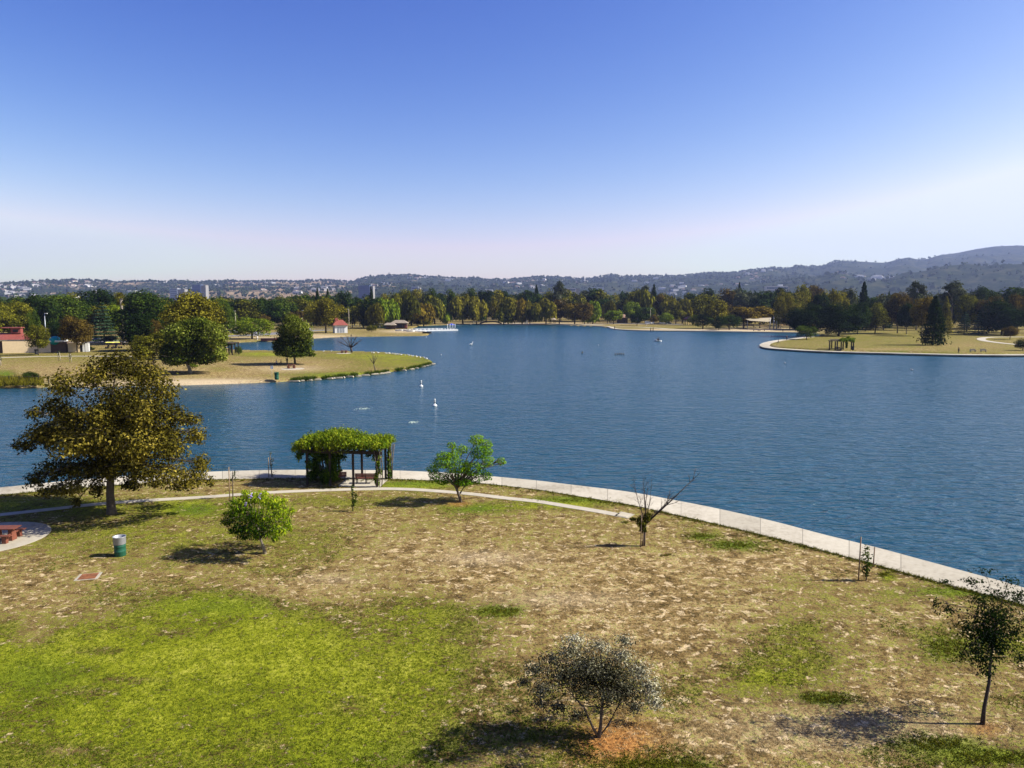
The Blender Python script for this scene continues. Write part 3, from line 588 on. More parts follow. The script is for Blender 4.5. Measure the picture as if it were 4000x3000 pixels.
#==TREES==
GL = 'trees left of the lake'; GF = 'trees along the far shore'; GR = 'trees behind the right island'
TL = [
 ('dense', -25, 1185, 1345, 170, 'olive', 'olive tree cut off by the left edge above the red roof', GL),
 ('dense', 75, 1176, 1340, 130, 'olive', 'olive green tree right above the red roof cupola', GL),
 ('broad', 128, 1168, 1320, 90, 'dark', 'dark tree top between the olive tree and the tall green trees', GL),
 ('dense', 134, 1208, 1340, 52, 'green', 'narrow bright green tree just left of the tall light pole', GL),
 ('dense', 178, 1140, 1325, 140, 'dgreen', 'tall deep green tree behind the tall light pole', GL),
 ('dense', 250, 1148, 1322, 190, 'green', 'wide green tree behind the rust coloured tree', GL),
 ('dense', 372, 1121, 1310, 190, 'dark', 'very dark domed tree rising above its neighbours left of the palm', GL),
 ('cedar', 408, 1180, 1338, 130, 'cedar', 'blue green layered cedar left of the palm', GL),
 ('dense', 452, 1188, 1325, 75, 'lime', 'lime green tree directly left of the palm trunk', GL),
 ('dense', 150, 1263, 1387, 84, 'olive', 'tree with yellow green top in front of the cream wall', GL),
 ('dense', 302, 1226, 1377, 125, 'rust', 'rusty brown tree in front of the cream wall beside the white door', GL),
 ('dense', 240, 1255, 1345, 110, 'dark', 'dark tree behind the teal tarpaulin', GL),
 ('dense', 430, 1308, 1340, 58, 'grey', 'small spreading grey green tree beside the dark parked cars', GL),
 ('dense', 565, 1137, 1345, 210, 'dgreen', 'large deep green tree right of the palm', GL),
 ('dlow', 560, 1215, 1370, 185, 'dark', 'dark tree in front of the large deep green tree right of the palm', GL),
 ('dense', 612, 1243, 1372, 60, 'rust', 'slim rust coloured tree in front of a dark tree', GL),
 ('dense', 600, 1290, 1437, 170, 'olive', 'dark tree with sunlit yellow top left of the green plane tree', GL),
 ('dense', 760, 1137, 1400, 225, 'gold', 'tall golden brown tree behind the green plane tree', GL),
 ('dense', 805, 1260, 1392, 95, 'lime', 'round lime green tree against the golden brown tree', GL),
 ('dense', 868, 1165, 1320, 90, 'green', 'green tree behind the right side of the golden brown tree', GL),
 ('low', 985, 1236, 1324, 175, 'lime', 'umbrella shaped lime green tree on the inlet bank', GL),
 ('broad', 912, 1160, 1288, 100, 'dark', 'dark tree left of the first car park light pole', GL),
 ('broad', 968, 1168, 1290, 110, 'olive', 'olive tree behind the umbrella shaped lime tree', GL),
 ('broad', 940, 1215, 1290, 50, 'rust', 'small rust tree above the silver car', GL),
 ('broad', 1045, 1160, 1288, 110, 'dgreen', 'deep green tree above the red brown bank', GL),
 ('broad', 1105, 1172, 1286, 110, 'green', 'bright green tree behind the olive tree on the peninsula', GL),
 ('broad', 1030, 1228, 1290, 50, 'rust', 'small rust tree right of the umbrella shaped tree', GL),
 ('broad', 1158, 1205, 1287, 65, 'rust', 'pinkish brown tree beside the second car park light pole', GL),
 ('broad', 1185, 1165, 1282, 90, 'olive', 'olive tree behind the wooden post fence', GL),
 ('conifer', 1243, 1126, 1275, 48, 'dgreen', 'taller of two deep green pointed trees behind the boathouse', GL),
 ('conifer', 1283, 1130, 1275, 46, 'dgreen', 'shorter of two deep green pointed trees behind the boathouse', GL),
 ('broad', 1215, 1165, 1280, 70, 'green', 'green tree left of the two pointed trees', GL),
 ('broad', 1345, 1130, 1275, 70, 'dgreen', 'deep green tree behind the boathouse chimney', GL),
 ('dense', 1273, 1160, 1300, 135, 'gold', 'golden olive tree overhanging the boathouse roof', GL),
 ('broad', 1385, 1158, 1275, 80, 'dgreen', 'deep green tree below the dark blue tower', GL),
 ('broad', 1376, 1195, 1281, 58, 'olive', 'round olive tree right of the boathouse', GL),
 ('willow', 1420, 1170, 1280, 60, 'olive', 'olive willow in front of the dark blue tower', GF),
 ('conifer', 1452, 1120, 1265, 38, 'dark', 'dark cypress against the right side of the blue tower', GF),
 ('willow', 1460, 1168, 1284, 70, 'gold', 'golden green willow left of the lit yellow green willow', GF),
 ('willow', 1510, 1150, 1280, 95, 'lime', 'lit yellow green willow behind the boat dock', GF),
 ('low', 1456, 1228, 1282, 48, 'grey', 'small grey green tree beside the green boat shed', GF),
 ('low', 1498, 1246, 1280, 42, 'gold', 'small yellow bush above the green boat shed', GF),
 ('willow', 1583, 1127, 1274, 120, 'olive', 'tallest dark olive willow behind the boat dock', GF),
 ('willow', 1607, 1170, 1272, 115, 'orange', 'orange willow behind the boat dock', GF),
 ('willow', 1655, 1178, 1272, 95, 'orange', 'smaller orange willow right of the orange willow', GF),
 ('low', 1655, 1245, 1272, 60, 'olive', 'low olive bush willow above the white boats', GF),
 ('willow', 1698, 1136, 1266, 110, 'olive', 'olive willow left of the small lime willow', GF),
 ('willow', 1741, 1212, 1266, 46, 'lime', 'small lime green willow beside the blue umbrella', GF),
 ('broad', 1722, 1130, 1258, 55, 'dgreen', 'deep green tree top above the small lime willow', GF),
 ('broad', 1760, 1130, 1258, 45, 'green', 'green tree top above the blue umbrella', GF),
 ('willow', 1808, 1142, 1265, 115, 'gold', 'golden willow right of the blue umbrella', GF),
 ('willow', 1862, 1150, 1265, 80, 'gold', 'golden willow left of the small green tree', GF),
 ('broad', 1880, 1220, 1264, 32, 'green', 'small bright green tree on the far lawn', GF),
 ('broad', 1900, 1128, 1258, 90, 'dark', 'dark tree behind the footbridge', GF),
 ('broad', 1948, 1130, 1257, 90, 'dark', 'dark tree right of the footbridge tree', GF),
 ('willow', 1985, 1152, 1266, 100, 'gold', 'golden willow left of the white kiosk', GF),
 ('willow', 1968, 1195, 1267, 60, 'olive', 'low olive willow at the water left of the white kiosk', GF),
 ('willow', 2040, 1152, 1266, 80, 'orange', 'amber willow directly behind the white kiosk', GF),
 ('willow', 2070, 1165, 1266, 60, 'gold', 'narrow golden willow beside the white kiosk', GF),
 ('conifer', 2095, 1114, 1255, 46, 'dgreen', 'deep green conifer above the white kiosk', GF),
 ('broad', 2060, 1133, 1255, 70, 'dgreen', 'deep green tree left of the conifer', GF),
 ('broad', 2128, 1131, 1255, 70, 'green', 'green tree right of the conifer', GF),
 ('willow', 2133, 1157, 1267, 90, 'gold', 'yellow olive willow left of the small gazebo', GF),
 ('euc', 2190, 1098, 1258, 95, 'grey', 'tallest eucalyptus with a pale trunk on the far shore', GF, pale_bark),
 ('broad', 2185, 1170, 1265, 90, 'rust', 'russet tree behind the small gazebo', GF),
 ('broad', 2245, 1172, 1266, 85, 'orange', 'orange brown tree right of the small gazebo', GF),
 ('broad', 2283, 1178, 1267, 60, 'rust', 'russet tree at the shore bend', GF),
 ('willow', 2315, 1168, 1266, 70, 'lime', 'pale yellow green willow at the shore bend', GF),
 ('broad', 2330, 1122, 1255, 115, 'dgreen', 'broad deep green tree behind the pale willow', GF),
 ('broad', 2280, 1135, 1255, 70, 'grey', 'grey green tree beside the white striped office', GF),
 ('willow', 2372, 1160, 1263, 60, 'gold', 'golden willow left of the small green roofside tree', GF),
 ('broad', 2396, 1204, 1266, 58, 'lime', 'low yellow green tree left of the brown restroom', GF),
 ('broad', 2418, 1172, 1254, 45, 'green', 'round green tree behind the brown restroom', GF),
 ('broad', 2448, 1122, 1250, 56, 'dgreen', 'tall deep green tree above the brown restroom', GF),
 ('broad', 2475, 1140, 1252, 60, 'grey', 'grey green tree right of the tall deep green tree', GF),
 ('broad', 2468, 1176, 1263, 60, 'lime', 'lime green tree right of the brown restroom', GF),
 ('broad', 2488, 1222, 1272, 50, 'dark', 'small dark tree right of the brown restroom', GF),
 ('euc', 2516, 1114, 1256, 70, 'grey', 'grey eucalyptus left of the dark pointed conifer', GF),
 ('conifer', 2552, 1111, 1255, 48, 'dark', 'dark pointed conifer above the white vans', GF),
 ('euc', 2575, 1150, 1262, 60, 'rust', 'reddish brown eucalyptus above the white vans', GF, pale_bark),
 ('broad', 2520, 1190, 1264, 60, 'green', 'green tree left of the white vans', GF),
 ('broad', 2555, 1228, 1267, 34, 'orange', 'small orange tree between the white vans', GF),
 ('low', 2600, 1222, 1267, 50, 'lime', 'small lime tree with bright crown beside the white vans', GF),
 ('willow', 2612, 1145, 1262, 80, 'gold', 'golden willow right of the white vans', GF),
 ('willow', 2665, 1155, 1264, 100, 'gold', 'amber olive willow left of the red umbrella', GF),
 ('broad', 2640, 1195, 1265, 60, 'olive', 'olive tree beside the red umbrella', GF),
 ('broad', 2700, 1143, 1258, 90, 'dark', 'dark tree behind the red umbrella', GF),
 ('broad', 2752, 1146, 1270, 90, 'olive', 'olive tree above the red umbrella on its right', GF),
 ('broad', 2797, 1172, 1284, 90, 'gold', 'yellow leaved round tree above the dark shore tree', GF),
 ('low', 2745, 1224, 1284, 100, 'green', 'low green tree right of the red umbrella', GF),
 ('low', 2848, 1225, 1288, 78, 'dgreen', 'low deep green tree beside the playground', GF),
 ('low', 2808, 1235, 1290, 50, 'dark', 'low dark tree touching the shore left of the playground', GF),
 ('broad', 2845, 1186, 1280, 50, 'rust', 'russet tree left of the orange playground tree', GF),
 ('broad', 2838, 1128, 1258, 85, 'rust', 'reddish tree top left of the dark pointed conifer over the playground', GF),
 ('conifer', 2884, 1105, 1255, 40, 'dark', 'dark narrow conifer above the playground', GF),
 ('broad', 2915, 1122, 1262, 120, 'grey', 'broad grey green tree above the playground', GF),
 ('broad', 2985, 1130, 1265, 110, 'dgreen', 'deep green tree below the long white office', GF),
 ('broad', 2905, 1196, 1283, 100, 'orange', 'orange leaved tree at the left end of the playground', GF),
 ('broad', 2968, 1196, 1281, 105, 'orange', 'orange leaved tree directly behind the shade sails', GF),
 ('broad', 3040, 1210, 1282, 70, 'olive', 'olive tree behind the right end of the shade sails', GF),
 ('broad', 3055, 1125, 1268, 70, 'dark', 'dark tree in front of the long white office', GR),
 ('broad', 3085, 1205, 1286, 55, 'rust', 'rust tree right of the shade sails', GR),
 ('broad', 3115, 1182, 1288, 60, 'gold', 'yellow tree right of the shade sails', GR),
 ('broad', 3125, 1107, 1272, 55, 'olive', 'tall narrow olive tree right of the long white office', GR),
 ('broad', 3172, 1114, 1262, 80, 'rust', 'pinkish brown hazy tree top behind the narrow olive tree', GR),
 ('dlow', 3165, 1188, 1311, 175, 'dark', 'large dark tree behind the island tip', GR),
 ('dlow', 3275, 1180, 1312, 180, 'dark', 'broad dark tree behind the vine pergola of the island', GR),
 ('broad', 3195, 1128, 1290, 80, 'dark', 'dark tree top above the large dark tree', GR),
 ('broad', 3255, 1128, 1290, 62, 'gold', 'golden tree top above the dark trees', GR),
 ('broad', 3215, 1165, 1290, 55, 'gold', 'yellowish tree between the dark trees', GR),
 ('broad', 3305, 1119, 1280, 62, 'grey', 'grey green tree left of the cypress', GR),
 ('conifer', 3368, 1103, 1286, 66, 'dark', 'tall dark cypress in the middle of the island background', GR),
 ('dlow', 3350, 1175, 1306, 90, 'dgreen', 'deep green tree below the cypress', GR),
 ('dlow', 3418, 1180, 1303, 110, 'olive', 'dark olive tree right of the cypress', GR),
 ('dense', 3380, 1240, 1294, 55, 'green', 'small round green tree on the far side of the mound', GR),
 ('low', 3150, 1268, 1326, 82, 'green', 'small spreading green tree at the island tip', GR),
 ('broad', 3450, 1145, 1290, 70, 'grey', 'hazy grey green tree behind the first rust birch', GR),
 ('dense', 3505, 1140, 1302, 105, 'rust', 'rust coloured birch left of the orange birch', GR),
 ('euc', 3578, 1099, 1290, 115, 'grey', 'tall grey brown eucalyptus behind the orange birch', GR, pale_bark),
 ('dense', 3600, 1152, 1312, 100, 'orange', 'orange birch left of the dark conifer', GR, pale_bark),
 ('dense', 3540, 1185, 1306, 80, 'dark', 'dark tree between the rust birch and the orange birch', GR, pale_bark),
 ('conifer', 3643, 1158, 1348, 118, 'dark', 'large dark conifer standing on the island lawn', GR),
 ('conifer', 3690, 1160, 1304, 70, 'gold', 'golden green pointed tree right of the large dark conifer', GR),
 ('euc', 3712, 1098, 1290, 150, 'grey', 'widest grey brown eucalyptus above the dark conifer', GR, pale_bark),
 ('cedar', 3765, 1218, 1306, 72, 'cedar', 'layered cedar left of the other cedar', GR),
 ('cedar', 3822, 1218, 1308, 72, 'cedar', 'layered cedar above the start of the curving path', GR),
 ('dense', 3775, 1145, 1297, 90, 'olive', 'olive brown tree above the left cedar', GR),
 ('dense', 3862, 1150, 1300, 100, 'rust', 'rust brown tree above the curving path', GR),
 ('dense', 3832, 1118, 1285, 90, 'dgreen', 'deep green tree top above the cedars', GR),
 ('dlow', 3912, 1165, 1309, 175, 'dark', 'wide black green tree at the right', GR),
 ('dense', 3972, 1142, 1305, 95, 'rust', 'rust tree near the right edge above the dark bush', GR),
 ('broad', 3960, 1122, 1285, 150, 'dgreen', 'deep green tree top near the right edge', GR),
 ('dense', 4045, 1125, 1300, 130, 'dark', 'dark tree cut off by the right edge', GR),
 ('dense', 3945, 1272, 1326, 60, 'rust', 'small rust tree beside the curving path', GR),
 ('low', 3995, 1320, 1369, 66, 'dark', 'dark round bush at the right edge of the island', GR),
]
for e in TL:
    kind, x, top, base, wpx, pal, lab, grp = e[:8]
    tree(kind, x, top, base, wpx, pal, lab, group=grp, trunk=e[8] if len(e) > 8 else None)
# tall hedge and small bushes
tree('low', 352, 1353, 1371, 38, 'dgreen', 'dark clipped bush right of the white door', 'bush', 'bush')
tree('low', 122, 1448, 1494, 62, 'dgreen', 'bushy green shrub on the left far bank', 'bush', 'bush')
tree('low', 933, 1350, 1386, 30, 'green', 'small green shrub right of the far pergola', 'bush', 'bush')
tree('low', 752, 1418, 1438, 44, 'lime', 'small bright shrub behind the trunk of the green plane tree', 'bush', 'bush')
tree('low', 3232, 1280, 1313, 22, 'grey', 'small weeping shrub behind the island tip', 'bush', 'bush')
tree('low', 1452, 1268, 1297, 36, 'olive', 'low brown green bush on the boathouse lawn', 'bush', 'bush')

# green plane tree on the peninsula and olive tree with explicit lobes
def lobed_tree(name, label, base, blobs, leafsize, mat_l, trunk_pts, trunk_r, bark_m, dens, seed, group=None, droop=.3, aspect=.65, cat='tree', limbs=True, depth_k=.75, shell=.45, flat_n=None, twig=.02, extra=None, lm=.5, one=False, core=()):
    """everything given in photo pixels around the base pixel; blobs (x, y, rx, ry[, v])"""
    p0 = P(*base); s = mpp(p0); r = random.Random(seed)
    t = thing(name, label, cat, p0, 0, group)
    bl_ = []; lim = MB()
    tp = [((x - base[0]) * s, dy, (base[1] - y) * s) for x, y, dy in trunk_pts]
    lim.tube(tp, [a * s for a in trunk_r], 9)
    half = max(abs(b[0] - base[0]) + b[2] for b in blobs) * s
    for b in blobs:
        x, y, rx, ry = b[:4]; cx_, cz_ = (x - base[0]) * s, (base[1] - y) * s
        k = math.sqrt(max(0, 1 - (cx_ / half) ** 2)); v = b[4] if len(b) > 4 else r.uniform(.25, .7)
        reps = 1 if len(b) > 5 else 2
        if one: reps = 1
        for j in range(reps):
            dy = (r.uniform(-.8, -.1) if j else r.uniform(.0, .8)) * half * depth_k * k if reps == 2 else r.uniform(-.5, .5) * half * depth_k * k if one else 0
            pp_ = PD(x, y, p0.y + dy) - p0; cx_, cz_ = pp_.x, pp_.z
            vol = rx * ry * s * s
            bl_.append(((cx_, dy, cz_), (rx * s, (rx + ry) * .5 * s, ry * s), max(12, dens * vol / reps), v + r.uniform(-.08, .08)))
            if limbs:
                st = Vector(tp[-1]) if cz_ > tp[-1][2] * .8 else Vector(tp[max(0, len(tp) - 2)])
                en = Vector((cx_, dy, cz_)); md = st.lerp(en, .5) + Vector((0, 0, (en - st).length * .10 + r.uniform(-.1, .1)))
                L_ = (en - st).length; r0 = max(.012, min(trunk_r[-1] * s * lm, L_ * .022))
                lim.tube([st, md, en], [r0, r0 * .6, r0 * .2], 5)
                for q_ in range(4):
                    e2 = en + Vector((r.uniform(-1, 1) * rx * s, r.uniform(-1, 1) * rx * s, r.uniform(-.8, .9) * ry * s)) * .9
                    lim.tube([md.lerp(en, .6), md.lerp(en, .6).lerp(e2, .5) + Vector((0, 0, .05)), e2], [r0 * .35, r0 * .22, r0 * .08], 4)
    for x, y, rx, ry, n_, v in core:  # darker core leaves, the crown's inner shade put into leaf colour
        pp_ = PD(x, y, p0.y) - p0; bl_.append(((pp_.x, 0, pp_.z), (rx * s, min(rx, ry) * s, ry * s), n_, v))
    if extra: extra(lim, s, base)
    V, A_ = leaf_cloud(bl_, leafsize, seed, aspect, droop=droop, shell=shell)
    link('crown', cloud_mesh('crown_' + name, V, A_, mat_l), t)
    lim.build('trunk', bark_m, t)
    return t
lobed_tree('plane_tree', 'green plane tree with leaning pale trunk on the peninsula bank', (745, 1458),
    [(760, 1280, 90, 35), (690, 1300, 55, 40), (840, 1310, 55, 45), (740, 1340, 90, 50), (660, 1370, 30, 30), (830, 1370, 50, 40), (860, 1390, 30, 22), (700, 1400, 60, 25), (790, 1395, 60, 30), (680, 1415, 35, 14), (640, 1390, 16, 30), (770, 1260, 60, 22)],
      .20, LM['plane'], [(745, 1460, 0), (740, 1438, 0), (730, 1415, 0), (735, 1370, 0)], [9, 6, 5, 3], pale_bark, 420, 11)
lobed_tree('plane_tree', 'brown green tree shading the people and picnic table on the peninsula', (1153, 1423),
    [(1140, 1250, 35, 22, .6), (1165, 1280, 50, 30, .6), (1120, 1290, 40, 30, .5), (1195, 1310, 30, 30, .6), (1140, 1325, 65, 30, .35), (1090, 1345, 28, 25, .3), (1180, 1345, 45, 30, .4), (1120, 1370, 55, 25, .25), (1195, 1375, 35, 16, .45), (1215, 1385, 22, 8, .4), (1150, 1385, 50, 12, .3)],
      .20, LM['plane'], [(1153, 1424, 0), (1152, 1405, 0), (1149, 1385, 0), (1147, 1330, 0)], [5, 4, 4, 2], bark, 420, 12)

# palm
def palm(x, base, top, label):
    p = P(x, base); s = mpp(p); h = (base - top - 20) * s; t = thing('palm_tree', label, 'tree', p)
    m = MB(); m.tube([(0, 0, -.2), (.1, 0, h * .5), (0, 0, h)], [.6, .45, .55], 9); m.build('trunk', pale_bark, t)
    r = random.Random(4); f = MB(); V = []; 
    for i in range(70):
        a = r.uniform(0, 6.28); el = r.uniform(-1.2, 1.2); L_ = r.uniform(2.0, 3.0); d = Vector((math.cos(a) * math.cos(el), math.sin(a) * math.cos(el), math.sin(el)))
        c_ = Vector((0, 0, h)) + d * L_; sd = d.cross(Vector((0, 0, 1))).normalized()
        for k in range(9):
            an = (k - 4) * .28; dd = (d * math.cos(an) + sd * math.sin(an)); e = c_ - d * .9 + dd * r.uniform(.9, 1.3) + Vector((0, 0, -.35))
            f.add([c_ - d * 1.0, c_ - d * .4 + dd * .3 + sd * .09, e, c_ - d * .4 + dd * .3 - sd * .09], [(0, 1, 2, 3)])
        f.add([Vector((0, 0, h)), Vector((0, 0, h)) + sd * .05, c_], [(0, 1, 2)])
    me = f.mesh('palm_fronds', LM['gold']); a_ = me.attributes.new('v', 'FLOAT', 'POINT'); a_.data.foreach_set('value', np.random.default_rng(1).uniform(.1, .7, len(me.vertices)).astype(np.float32))
    link('crown', me, t)
palm(482, 1335, 1148, 'fan palm with pale trunk rising between the lime tree and the deep green tree')

# bare trees
def bare_tree(name, label, base, tips, fork, r0, m_, seed, twigs=6, spread=.35, group=None, leaf=None):
    p0 = P(*base); s = mpp(p0); r = random.Random(seed); t = thing(name, label, 'tree', p0, 0, group); m = MB()
    tr = lambda q_: Vector(((q_[0] - base[0]) * s, 0, (base[1] - q_[1]) * s))
    fk = tr(fork); m.tube([(0, 0, -.1), fk * .5 + Vector((.02, 0, 0)), fk], [r0, r0 * .85, r0 * .75], 7)
    for tp in tips:
        e = tr(tp) + Vector((0, r.uniform(-1, 1) * (tr(tp) - fk).length * .3, 0)); L_ = (e - fk).length
        rr_ = r0 * (tp[2] if len(tp) > 2 else .5); md = fk.lerp(e, .5) + Vector((r.uniform(-.04, .04) * L_, 0, r.uniform(-.03, .05) * L_))
        m.tube([fk, md, e], [rr_, rr_ * .65, rr_ * .18], 6)
        for q_ in range(twigs):
            u = r.uniform(.3, .95); o = fk.lerp(md, u * 2) if u < .5 else md.lerp(e, u * 2 - 1)
            d = ((e - fk).normalized() + Vector((r.uniform(-1, 1), r.uniform(-1, 1), r.uniform(-.2, .8))) * 1.0).normalized()
            l = L_ * spread * r.uniform(.4, 1); k1 = o + d * l * .5; k2 = o + d * l + Vector((0, 0, l * .15))
            m.tube([o, k1, k2], [rr_ * .3, rr_ * .2, rr_ * .06], 4)
            for z_ in range(3):
                d2 = (d + Vector((r.uniform(-1, 1), r.uniform(-1, 1), r.uniform(-.4, .8))) * .8).normalized()
                m.tube([k1, k1 + d2 * l * .45], [rr_ * .14, rr_ * .05], 3)
    m.build('trunk', m_, t)
    return t, s
bare_tree('bare_tree', 'leafless grey tree at the water beside a picnic table on the peninsula', (1374, 1377), [(1325, 1335), (1335, 1318), (1355, 1312), (1375, 1308), (1395, 1315), (1410, 1328), (1345, 1345), (1400, 1340)], (1371, 1358), .32, dark_bark, 3, 7)
bare_tree('bare_tree', 'small leafless sapling on the peninsula lawn', (1466, 1447), [(1438, 1392), (1455, 1375), (1470, 1385), (1480, 1388), (1448, 1400), (1462, 1382)], (1460, 1422), .13, bark, 5, 7)

# ------------------------------------------------------------------ the foreground trees
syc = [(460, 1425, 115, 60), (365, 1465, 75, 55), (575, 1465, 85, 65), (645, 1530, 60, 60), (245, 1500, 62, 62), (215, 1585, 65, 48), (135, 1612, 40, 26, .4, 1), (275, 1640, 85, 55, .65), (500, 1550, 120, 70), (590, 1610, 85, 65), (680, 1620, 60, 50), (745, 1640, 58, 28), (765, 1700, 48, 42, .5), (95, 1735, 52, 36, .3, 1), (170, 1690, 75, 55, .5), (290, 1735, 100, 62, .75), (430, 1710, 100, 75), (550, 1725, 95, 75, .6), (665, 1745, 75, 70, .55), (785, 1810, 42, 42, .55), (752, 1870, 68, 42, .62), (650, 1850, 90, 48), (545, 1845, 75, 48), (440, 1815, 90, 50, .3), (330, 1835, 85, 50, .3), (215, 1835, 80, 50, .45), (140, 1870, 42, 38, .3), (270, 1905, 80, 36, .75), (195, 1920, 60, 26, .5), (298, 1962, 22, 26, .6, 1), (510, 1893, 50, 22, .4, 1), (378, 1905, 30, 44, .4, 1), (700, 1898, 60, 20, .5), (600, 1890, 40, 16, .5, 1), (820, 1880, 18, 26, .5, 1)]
rq = random.Random(12)
for _ in range(26):
    a_, k_ = rq.uniform(0, 6.28), rq.uniform(.15, .85)
    syc.append((440 + math.cos(a_) * k_ * 300, 1670 + math.sin(a_) * k_ * 210, rq.uniform(40, 75), rq.uniform(35, 60), rq.uniform(.3, .75)))
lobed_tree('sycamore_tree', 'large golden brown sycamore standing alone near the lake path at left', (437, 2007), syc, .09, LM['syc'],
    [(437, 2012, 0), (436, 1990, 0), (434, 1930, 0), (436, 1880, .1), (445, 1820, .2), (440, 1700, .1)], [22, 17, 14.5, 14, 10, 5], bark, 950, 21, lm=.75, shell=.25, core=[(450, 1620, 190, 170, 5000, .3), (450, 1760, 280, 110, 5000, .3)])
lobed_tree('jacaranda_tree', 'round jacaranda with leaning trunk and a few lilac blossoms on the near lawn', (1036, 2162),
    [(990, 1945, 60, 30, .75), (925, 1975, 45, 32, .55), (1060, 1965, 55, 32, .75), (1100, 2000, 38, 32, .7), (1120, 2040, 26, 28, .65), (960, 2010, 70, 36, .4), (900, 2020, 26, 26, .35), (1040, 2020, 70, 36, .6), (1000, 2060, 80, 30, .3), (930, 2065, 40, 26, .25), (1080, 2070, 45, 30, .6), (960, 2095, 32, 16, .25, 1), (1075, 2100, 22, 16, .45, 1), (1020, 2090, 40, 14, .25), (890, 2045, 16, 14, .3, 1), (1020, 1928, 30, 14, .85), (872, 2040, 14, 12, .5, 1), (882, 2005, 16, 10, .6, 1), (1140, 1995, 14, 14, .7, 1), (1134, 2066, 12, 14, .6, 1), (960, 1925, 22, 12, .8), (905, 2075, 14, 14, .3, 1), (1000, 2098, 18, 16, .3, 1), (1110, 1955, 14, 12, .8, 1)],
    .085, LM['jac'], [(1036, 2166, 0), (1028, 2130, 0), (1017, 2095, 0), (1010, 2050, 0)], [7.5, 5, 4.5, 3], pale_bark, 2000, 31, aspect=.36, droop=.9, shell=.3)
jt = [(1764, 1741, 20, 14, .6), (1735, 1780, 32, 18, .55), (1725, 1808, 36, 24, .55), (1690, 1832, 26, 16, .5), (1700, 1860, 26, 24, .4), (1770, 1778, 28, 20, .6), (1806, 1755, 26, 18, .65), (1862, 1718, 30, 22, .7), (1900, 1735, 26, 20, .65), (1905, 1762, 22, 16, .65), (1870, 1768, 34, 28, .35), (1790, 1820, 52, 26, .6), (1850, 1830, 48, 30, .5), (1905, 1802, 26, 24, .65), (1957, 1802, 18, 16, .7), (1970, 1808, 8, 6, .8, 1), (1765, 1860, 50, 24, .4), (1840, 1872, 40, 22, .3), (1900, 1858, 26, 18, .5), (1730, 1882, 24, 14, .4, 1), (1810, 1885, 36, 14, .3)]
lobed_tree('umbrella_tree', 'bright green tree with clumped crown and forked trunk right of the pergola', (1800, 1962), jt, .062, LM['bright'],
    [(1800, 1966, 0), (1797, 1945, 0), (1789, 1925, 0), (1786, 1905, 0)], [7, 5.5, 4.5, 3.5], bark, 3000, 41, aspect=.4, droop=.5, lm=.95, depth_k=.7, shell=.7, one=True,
    extra=lambda m, s, b: [m.tube([(-3 * s, 0, 35 * s), (14 * s, .1, 62 * s), (52 * s, .2, 96 * s), (70 * s, .1, 110 * s)], [4.2 * s, 3.4 * s, 2.5 * s, 1.5 * s], 7), m.tube([(-8 * s, 0, 30 * s), (-28 * s, -.1, 80 * s), (-60 * s, -.1, 110 * s)], [3.8 * s, 3.2 * s, 1.5 * s], 7)])
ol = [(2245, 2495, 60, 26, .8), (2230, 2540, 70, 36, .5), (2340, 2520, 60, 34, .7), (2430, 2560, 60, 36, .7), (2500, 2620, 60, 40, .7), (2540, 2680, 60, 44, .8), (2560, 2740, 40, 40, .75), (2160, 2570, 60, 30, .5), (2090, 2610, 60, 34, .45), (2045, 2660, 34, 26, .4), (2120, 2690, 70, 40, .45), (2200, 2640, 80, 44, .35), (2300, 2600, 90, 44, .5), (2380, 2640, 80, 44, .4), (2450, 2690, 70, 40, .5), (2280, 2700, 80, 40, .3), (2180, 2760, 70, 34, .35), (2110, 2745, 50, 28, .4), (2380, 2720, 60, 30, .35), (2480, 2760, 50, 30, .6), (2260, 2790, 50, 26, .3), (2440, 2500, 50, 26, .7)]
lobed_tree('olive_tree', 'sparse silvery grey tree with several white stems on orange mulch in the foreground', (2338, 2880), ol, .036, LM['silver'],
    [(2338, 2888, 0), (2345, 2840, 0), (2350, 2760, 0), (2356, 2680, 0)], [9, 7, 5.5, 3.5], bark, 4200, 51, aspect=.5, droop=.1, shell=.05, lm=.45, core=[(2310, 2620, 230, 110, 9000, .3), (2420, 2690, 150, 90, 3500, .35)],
    extra=lambda m, s, b: [m.tube([(0, 0, .0), (-22 * s, -.05, 40 * s), (-60 * s, -.1, 130 * s), (-120 * s, -.2, 200 * s)], [6 * s, 5 * s, 3.5 * s, 1.5 * s], 7), m.tube([(5 * s, 0, .05), (40 * s, .1, 45 * s), (75 * s, .2, 110 * s), (150 * s, .3, 190 * s)], [5 * s, 4.5 * s, 3 * s, 1.2 * s], 7)])
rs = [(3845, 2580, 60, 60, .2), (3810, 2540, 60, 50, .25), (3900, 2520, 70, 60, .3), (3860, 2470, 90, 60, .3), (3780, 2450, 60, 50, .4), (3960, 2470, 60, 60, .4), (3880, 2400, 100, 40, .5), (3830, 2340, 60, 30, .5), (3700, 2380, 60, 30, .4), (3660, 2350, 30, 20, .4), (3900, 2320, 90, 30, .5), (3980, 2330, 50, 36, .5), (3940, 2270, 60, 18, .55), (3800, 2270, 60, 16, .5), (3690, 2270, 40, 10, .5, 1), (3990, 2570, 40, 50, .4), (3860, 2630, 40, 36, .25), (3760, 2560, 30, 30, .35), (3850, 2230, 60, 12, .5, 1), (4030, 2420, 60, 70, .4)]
lobed_tree('young_tree', 'thin dark young tree with wispy top at the right edge of the lawn', (3837, 2828), rs, .045, LM['dark'],
    [(3837, 2834, 0), (3840, 2760, 0), (3852, 2660, 0), (3856, 2560, .05), (3862, 2440, 0)], [9, 7, 6, 4.5, 2], dark_bark, 1300, 61, aspect=.55, shell=.05, lm=.35, core=[(3860, 2480, 85, 105, 1700, .2), (3880, 2400, 120, 70, 900, .4)])

